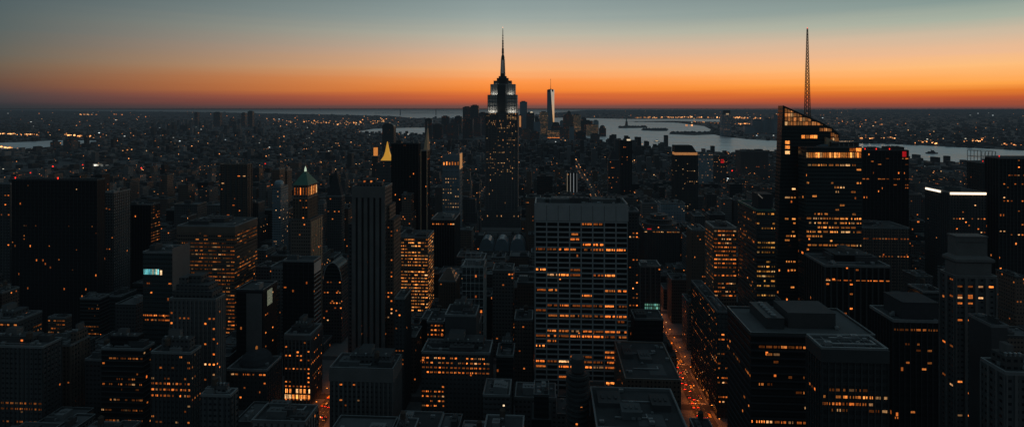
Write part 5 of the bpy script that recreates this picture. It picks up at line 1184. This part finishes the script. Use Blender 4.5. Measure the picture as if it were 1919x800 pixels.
# statue on its island
X,Y=ground(1174,238.5); root=empty('statue',(X,Y,4)); tag(root,'tiny torch-bearing statue on a pedestal at the tip of the first harbour island','statue'); k=1.3
mb=MB(); mb.plan([(math.cos(i*math.pi/11+.14)*(30 if i%2 else 44)*k,math.sin(i*math.pi/11+.14)*(30 if i%2 else 44)*k) for i in range(22)],0,10); mb.build('star_fort',M['stone'],root)
mb=MB(); mb.frustum(-14*k,14*k,-14*k,14*k,10,-9*k,9*k,-9*k,9*k,52*k); mb.box(-10*k,10*k,-10*k,10*k,52*k,55*k); mb.build('pedestal',M['stone'],root)
mb=MB(); mb.lathe(0,0,[(7*k,55*k),(6.4*k,62*k),(5.6*k,72*k),(4.6*k,80*k),(5.2*k,84*k),(2*k,87*k),(2.4*k,90*k),(.1,93*k)],12); mb.bar((4*k,0,83*k),(6.4*k,0,96*k),1.4*k); mb.box(-7*k,-3.5*k,-4*k,-1*k,72*k,80*k); mb.build('robed_figure',M['verdigris'],root)
mb=MB(); mb.lathe(6.6*k,0,[(.6*k,96*k),(1.8*k,98*k),(.1,101*k)],8); mb.build('torch',M['win_hot'],root)
# boats
def boat(px,py,L,label,lit):
    X,Y=ground(px,py); root=empty('ferry' if lit else 'tugboat',(X,Y,1.2)); tag(root,label,'boat'); B=L*.28
    mb=MB(); mb.plan([(-L/2,-B/2),(L*.3,-B/2),(L/2,0),(L*.3,B/2),(-L/2,B/2)],0,L*.1); mb.build('hull',M['boat' if lit else 'hull'],root)
    mb=MB(); mb.box(-L*.35,L*.2,-B*.35,B*.35,L*.1,L*.2); mb.build('cabin',M['boat' if lit else 'hull'],root)
    mb=MB(); mb.box(-L*.05,L*.12,-B*.25,B*.25,L*.2,L*.3); mb.build('wheelhouse',M['boat' if lit else 'hull'],root)
    mb=MB(); mb.bar((-L*.1,0,L*.2),(-L*.1,0,L*.42),L*.015); mb.build('mast',M['rib_dark'],root)
    if lit:
        for i in range(4):
            q=MB(); a=-L*.3+i*L*.12; q.box(a,a+L*.08,-B*.36-.3,-B*.36,L*.12,L*.18); q.build('lit_window',M['win_white'],root)
boat(1231,266,46,'small white ferry with lit cabin windows out on the harbour',True)
boat(1747,288.5,62,'dark tug boat alone on the right-hand stretch of river',False)
# far suspension bridge
YB_=18200
root=empty('suspension_bridge',(xat(783,YB_)[0],YB_,0)); tag(root,'faint distant suspension bridge with two towers crossing the strait','bridge'); lx=root.location.x
xa,xb=xat(750,YB_)[0]-lx,xat(817,YB_)[0]-lx
for x in (xa,xb):
    mb=MB()
    for y in (-15,15): mb.box(x-9,x+9,y-6,y+6,0,205)
    for z_ in (90,150,196): mb.box(x-8,x+8,-9,9,z_,z_+9)
    mb.build('bridge_tower',M['bridge'],root)
mb=MB(); mb.box(xa-800,xb+800,-15,15,66,73); mb.build('deck',M['bridge'],root)
mb=MB(); pts=[]
for i in range(-12,37):
    t=i/24.0; x=xa+(xb-xa)*t
    if t<0: z_=73+132*(1+t/.55)**1.2 if t>-.55 else 73
    elif t>1: z_=73+132*max(0,(1-(t-1)/.55))**1.2
    else: z_=80+125*(2*t-1)**2
    pts.append((x,0,z_))
for a,b in zip(pts[:-1],pts[1:]): mb.bar(a,b,2.0)
for p in pts[::2]: mb.bar((p[0],0,73),p,.7)
mb.build('cable',M['bridge'],root)

# ---- streets
road=MB(); pav=MB(); mark=MB()
for a,w in AVES: road.box(a-w+4.5,a+w-4.5,370,3400,-.5,.03)
pavx=[]
for (b0,b1) in blocks_x(0,0):
    y=372.0
    while y<1700:
        pav.box(b0-.5+.5-4.5+.0,b1+4.5,y-5,y+65,-.5,.17); y+=80
y=372.0
while y<1700: road.box(-1700,1540,y-14.8,y-5.2,-.5,.024); y+=80
o=pav.build('pavement',M['paving']); tag(o,kind='structure'); o=road.build('road',M['asphalt']); tag(o,kind='structure')
for ax in (132,-190):
    for k in range(130):
        yy=470+k*6
        for off in (-3.75,-.45,2.9): mark.quad([(ax+off-.08,yy,.045),(ax+off+.08,yy,.045),(ax+off+.08,yy+3,.045),(ax+off-.08,yy+3,.045)])
    for j in range(8):
        yy=452+80*j-5+0.6
        for k in range(12): mark.quad([(ax-7+k*1.2,yy,.045),(ax-6.4+k*1.2,yy,.045),(ax-6.4+k*1.2,yy+3,.045),(ax-7+k*1.2,yy+3,.045)])
o=mark.build('road_markings',M['paint']); tag(o,kind='structure')

# ---- street lamps with real lights
def lamp_mesh():
    root=empty('street_lamp',(0,0,0))
    mb=MB(); mb.lathe(0,0,[(.22,0),(.2,.4),(.1,.5),(.07,9)],8); mb.bar((0,0,8.9),(2.2,0,9.4),.05); mb.build('pole',M['rib_dark'],root)
    mb=MB(); mb.box(1.7,2.6,-.2,.2,9.35,9.55); hd=mb.build('lamp_head',M['rib_dark'],root)
    mb=MB(); mb.box(1.75,2.55,-.17,.17,9.1,9.34); mb.build('lamp_glass',M['lamp'],hd)
    return root
proto=lamp_mesh(); first=[True]
def copy_tree(o,parent=None):
    c=o.copy(); col.objects.link(c)
    if parent: c.parent=parent
    for ch in list(o.children): copy_tree(ch,c)
    return c
ld=bpy.data.lights.new('street_light','SPOT'); ld.spot_size=math.radians(155); ld.spot_blend=.7; ld.color=(1,.23,.035); ld.energy=1600; ld.shadow_soft_size=.4
rr=random.Random(3)
spots=[]
for ax,lab,y0,y1,st in ((132,'tall street lamp glowing orange along the red-lit avenue',462,1000,24),(-190,'tall street lamp glowing orange along the left-hand avenue',470,860,24)):
    y=y0
    while y<y1:
        for s in (-1,1): spots.append((ax+s*8.6,y+rr.uniform(-2,2),s,lab,ax))
        y+=st
for x in range(-30,118,24): spots.append((x,606.5,1,'tall street lamp glowing orange on the cross street by the small park','x'))
for i,(x,y,s,lab,ax) in enumerate(spots):
    o=proto if i==0 else copy_tree(proto)
    o.location=(x,y,.17); o.rotation_euler=(0,0,math.pi if s>0 else 0)
    if ax=='x': o.rotation_euler=(0,0,math.pi/2)
    tag(o,lab,'street lamp','street lamps on the red-lit avenue' if ax==132 else ('street lamps on the left-hand avenue' if ax==-190 else 'street lamps on the cross street'))
    if y<900:
        L=bpy.data.objects.new('lamp_light',ld); L.location=(2.15,0,8.8); L.parent=o; col.objects.link(L)
# ---- traffic
def car_proto(taxi,van=False):
    root=empty('van' if van else 'car',(0,0,0)); P_=M['taxi' if taxi else 'car']
    h=1.9 if van else 1.0
    prof=[(-2.25,.3),(2.25,.3),(2.3,.7),(2.1,.92),(1.2,1.0),(.55,1.45),(-1.2,1.48),(-1.9,1.05),(-2.25,.98)] if not van else [(-2.5,.35),(2.5,.35),(2.55,.9),(2.3,1.2),(1.7,2.05),(-2.5,2.1)]
    mb=MB(); n=len(prof); 
    mb.v+=[(-.9,y,z) for y,z in prof]+[(.9,y,z) for y,z in prof]; mb.f.append(tuple(range(n-1,-1,-1))); mb.m.append(0); mb.f.append(tuple(range(n,2*n))); mb.m.append(0)
    for i in range(n): j=(i+1)%n; mb.f.append((i,j,n+j,n+i)); mb.m.append(0)
    mb.build('body',P_,root)
    gp=[(1.12,1.04),(.55,1.42),(-1.15,1.44),(-1.8,1.08)] if not van else [(2.2,1.25),(1.72,1.98),(.6,1.98),(.6,1.25)]
    mb=MB(); n=4
    mb.v+=[(-.93,y,z) for y,z in gp]+[(.93,y,z) for y,z in gp]; mb.f.append((3,2,1,0)); mb.m.append(0); mb.f.append((4,5,6,7)); mb.m.append(0)
    for i in range(n): j=(i+1)%n; mb.f.append((i,j,n+j,n+i)); mb.m.append(0)
    mb.build('window',M['carglass'],root)
    for x in (-.82,.82):
        for y in (-1.4,1.4):
            mb=MB(); nn=len(mb.v); k=12
            for s in (-.12,.12):
                mb.v+=[(x+s,y+.33*math.cos(a*2*math.pi/k),.33+.33*math.sin(a*2*math.pi/k)) for a in range(k)]
            mb.f.append(tuple(range(k))); mb.m.append(0); mb.f.append(tuple(range(2*k-1,k-1,-1))); mb.m.append(0)
            for a in range(k): b=(a+1)%k; mb.f.append((a,b,k+b,k+a)); mb.m.append(0)
            mb.build('wheel',M['tyre'],root)
    for x in (-.62,.62):
        mb=MB(); mb.box(x-.22,x+.22,2.28,2.36,.6,.82); mb.build('headlight',M['head'],root)
        mb=MB(); mb.box(x-.24,x+.24,-2.34 if not van else -2.58,-2.24 if not van else -2.48,.68,1.0); mb.build('tail_light',M['tail'],root)
    return root
protos=[car_proto(False),car_proto(True),car_proto(False,True)]; fresh=[True]*3
cars=[]
lanes=[-5.4,-2.1,1.2,4.6]
for li,off in enumerate(lanes):
    y=458+rr.uniform(0,8)
    while y<1000:
        away=li<2
        cars.append((132+off+rr.uniform(-.3,.3),y,away,132)); y+=rr.uniform(7,17) if away else rr.uniform(12,32)
    y=480+rr.uniform(0,8)
    while y<800:
        cars.append((-190+off,y,li<3,-190)); y+=rr.uniform(9,24)
for x,y,away,ax in cars:
    t=rr.choices([0,1,2],[5,3,2])[0]
    o=protos[t] if fresh[t] else copy_tree(protos[t]); fresh[t]=False
    o.location=(x,y,.035); o.rotation_euler=(0,0,0 if away else math.pi)
    k=['dark car','yellow taxi','dark van'][t]; 
    tag(o,'%s in queued traffic on the %s, %s'%(k,'red-lit avenue' if ax==132 else 'left-hand avenue','red tail lights toward us' if away else 'headlights toward us'),['car','taxi','van'][t],'%ss %s on the %s'%(k,'showing tail lights' if away else 'showing headlights','red-lit avenue' if ax==132 else 'left-hand avenue'))
# ---- trees of the small park and along the avenue
def tree_proto(seed,H):
    t=random.Random(seed); root=empty('street_tree',(0,0,0)); mb=MB()
    mb.lathe(0,0,[(.28,0),(.2,H*.3),(.14,H*.5),(.05,H*.8)],7)
    limbs=[]
    for i in range(6):
        a=i*1.1+t.random(); q=(math.cos(a)*H*.26,math.sin(a)*H*.26,H*t.uniform(.6,.85)); mb.bar((0,0,H*t.uniform(.3,.5)),q,.06); limbs.append(q)
    mb.build('trunk',M['bark'],root)
    mb=MB(); limbs.append((0,0,H*.85))
    for q in limbs:
        for _ in range(70):
            v=Vector((t.gauss(0,1),t.gauss(0,1),t.gauss(0,.8)))*H*.09; p=Vector(q)+v
            n=Vector((t.gauss(0,1),t.gauss(0,1),t.gauss(0,1))).normalized(); u=n.orthogonal().normalized()*t.uniform(.25,.5); w=n.cross(u)
            mb.quad([tuple(p-u-w*.5),tuple(p+u-w*.5),tuple(p+u+w*.5),tuple(p-u+w*.5)])
    mb.build('crown',M['leaf'],root); return root
tp=[tree_proto(1,11),tree_proto(2,9)]; fr=[True,True]
for i in range(64):
    x=rr.uniform(2,110); y=rr.uniform(618,740); k=i%2
    o=tp[k] if fr[k] else copy_tree(tp[k]); fr[k]=False
    o.location=(x,y,.17); o.rotation_euler=(0,0,rr.uniform(0,6)); s=rr.uniform(.8,1.25); o.scale=(s,s,s)
    tag(o,'dark leafy tree in the small park left of the avenue','tree','trees of the small park')
# ================================================================== SKY, SUN, CAMERA
w=bpy.data.worlds.new('World'); sc.world=w; w.use_nodes=True; nt=w.node_tree; nt.nodes.clear(); g=N(nt)
def lin(c): return tuple(((v/255)/12.92 if v/255<=.04045 else ((v/255+.055)/1.055)**2.4) for v in c)
tc=g.new('ShaderNodeTexCoord'); sp_=g.new('ShaderNodeSeparateXYZ'); g.link(tc.outputs['Generated'],sp_.inputs[0])
X,Y,Z=sp_.outputs; hor=g.math('SQRT',g.math('ADD',g.math('MULTIPLY',X,X),g.math('MULTIPLY',Y,Y)))
el=g.math('DIVIDE',Z,g.math('MAXIMUM',hor,.001))
azz=g.math('ARCTAN2',X,Y); st_=g.new('ShaderNodeTexNoise'); st_.inputs['Scale'].default_value=1.0; st_.inputs['Detail'].default_value=4
g.link(g.xyz(g.math('MULTIPLY',azz,2.2),g.math('MULTIPLY',el,95.0),.3),st_.inputs['Vector'])
el=g.math('ADD',el,g.math('MULTIPLY',g.math('SUBTRACT',st_.outputs['Fac'],.5),.012))
fac=g.math('DIVIDE',el,.24,clamp=True)
def ramp(stops,cosaz):
    n=g.new('ShaderNodeValToRGB'); e=n.color_ramp.elements
    st=sorted([((EY-y)/F*cosaz/.24,c) for y,c in stops if y<EY+1])
    while len(e)<len(st): e.new(.5)
    for k,(p,c) in enumerate(st): e[k].position=max(0,min(1,p)); e[k].color=(*lin(c),1)
    n.color_ramp.interpolation='EASE' if False else 'LINEAR'
    g.link(fac,n.inputs[0]); return n.outputs[0]
L=ramp([(201,(44,52,57)),(192,(52,56,61)),(180,(66,65,67)),(165,(88,71,66)),(150,(100,78,67)),(125,(104,93,80)),(100,(96,97,90)),(55,(84,97,97)),(0,(78,93,97)),(-60,(70,84,90))],.77)
C=ramp([(201,(112,76,70)),(196,(150,80,64)),(189,(182,86,57)),(180,(214,104,54)),(170,(244,134,56)),(155,(253,150,74)),(130,(247,178,121)),(100,(221,181,150)),(65,(186,182,165)),(35,(154,166,161)),(0,(136,153,153)),(-60,(108,128,134))],1.0)
R=ramp([(201,(98,66,66)),(195,(148,74,56)),(185,(185,86,50)),(170,(226,122,46)),(155,(253,163,74)),(125,(252,189,124)),(100,(236,186,146)),(65,(205,185,160)),(35,(166,176,161)),(0,(131,152,148)),(-60,(108,128,132))],.80)
# azimuth seen from the camera axis
right=g.math('ADD',g.math('MULTIPLY',X,CA),g.math('MULTIPLY',Y,SA)); fwd=g.math('ADD',g.math('MULTIPLY',X,-SA),g.math('MULTIPLY',Y,CA))
az=g.math('ARCTAN2',right,fwd)
def sm(x,a,b):
    n=g.new('ShaderNodeMapRange',interpolation_type='SMOOTHSTEP'); g.val(n.inputs[0],x); n.inputs[1].default_value=a; n.inputs[2].default_value=b; return n.outputs[0]
def ls(x,a,b):
    n=g.new('ShaderNodeMapRange'); g.val(n.inputs[0],x); n.inputs[1].default_value=a; n.inputs[2].default_value=b; return n.outputs[0]
c=g.mix(ls(az,math.radians(-42),math.radians(-2)),L,C)
c=g.mix(ls(az,math.radians(5),math.radians(38)),c,R)
NORTH=(.042,.070,.086); ZEN=(.076,.117,.139)
behind=g.math('MAXIMUM',sm(g.math('ABSOLUTE',az),math.radians(95),math.radians(150)),sm(g.math('MULTIPLY',az,-1.0),math.radians(45),math.radians(75)))
glow=g.math('MULTIPLY_ADD',g.math('MULTIPLY',sm(az,math.radians(46),math.radians(66)),g.math('SUBTRACT',1.0,sm(az,math.radians(100),math.radians(125)))),1.1,1.0)  # added brighter sky out of view, to warm the flanks and glass reflections
c=g.mix(1.0,c,g.xyz(glow,glow,glow),'MULTIPLY')
c=g.mix(behind,c,NORTH)
c=g.mix(sm(Z,.18,.55),c,ZEN)
c=g.mix(sm(Z,-.0002,-.0045),c,(.02,.021,.024))
bg=g.new('ShaderNodeBackground'); g.link(c,bg.inputs[0]); bg.inputs[1].default_value=1.0
sky=g.new('ShaderNodeTexSky',sky_type='NISHITA'); sky.sun_disc=False; sky.sun_elevation=math.radians(.5); SUNAZ=math.radians(28)-YAW; sky.sun_rotation=SUNAZ
bg2=g.new('ShaderNodeBackground'); g.link(sky.outputs[0],bg2.inputs[0]); bg2.inputs[1].default_value=.0018
ad=g.new('ShaderNodeAddShader'); g.link(bg.outputs[0],ad.inputs[0]); g.link(bg2.outputs[0],ad.inputs[1])
out=g.new('ShaderNodeOutputWorld'); g.link(ad.outputs[0],out.inputs[0])
S=bpy.data.lights.new('sun','SUN'); S.energy=.12; S.angle=math.radians(10); S.color=(1,.55,.25)
so=bpy.data.objects.new('sun',S); el_=math.radians(1.2); dv=Vector((math.sin(SUNAZ)*math.cos(el_),math.cos(SUNAZ)*math.cos(el_),math.sin(el_)))
so.rotation_euler=dv.to_track_quat('Z','Y').to_euler(); so.location=(800,2000,900); col.objects.link(so)
cam=bpy.data.cameras.new('camera'); cam.sensor_width=36; cam.lens=F/W*36; cam.shift_y=-(400-EY)/W; cam.shift_x=0.0; cam.clip_start=1; cam.clip_end=200000
co=bpy.data.objects.new('camera',cam); co.location=(0,0,CAMZ); co.rotation_euler=(math.pi/2,0,YAW); col.objects.link(co); sc.camera=co
sc.view_settings.view_transform='Standard'; sc.view_settings.look='None'; sc.view_settings.exposure=0
sc.cycles.max_bounces=5; sc.cycles.diffuse_bounces=2; sc.cycles.glossy_bounces=3; sc.cycles.use_light_tree=True
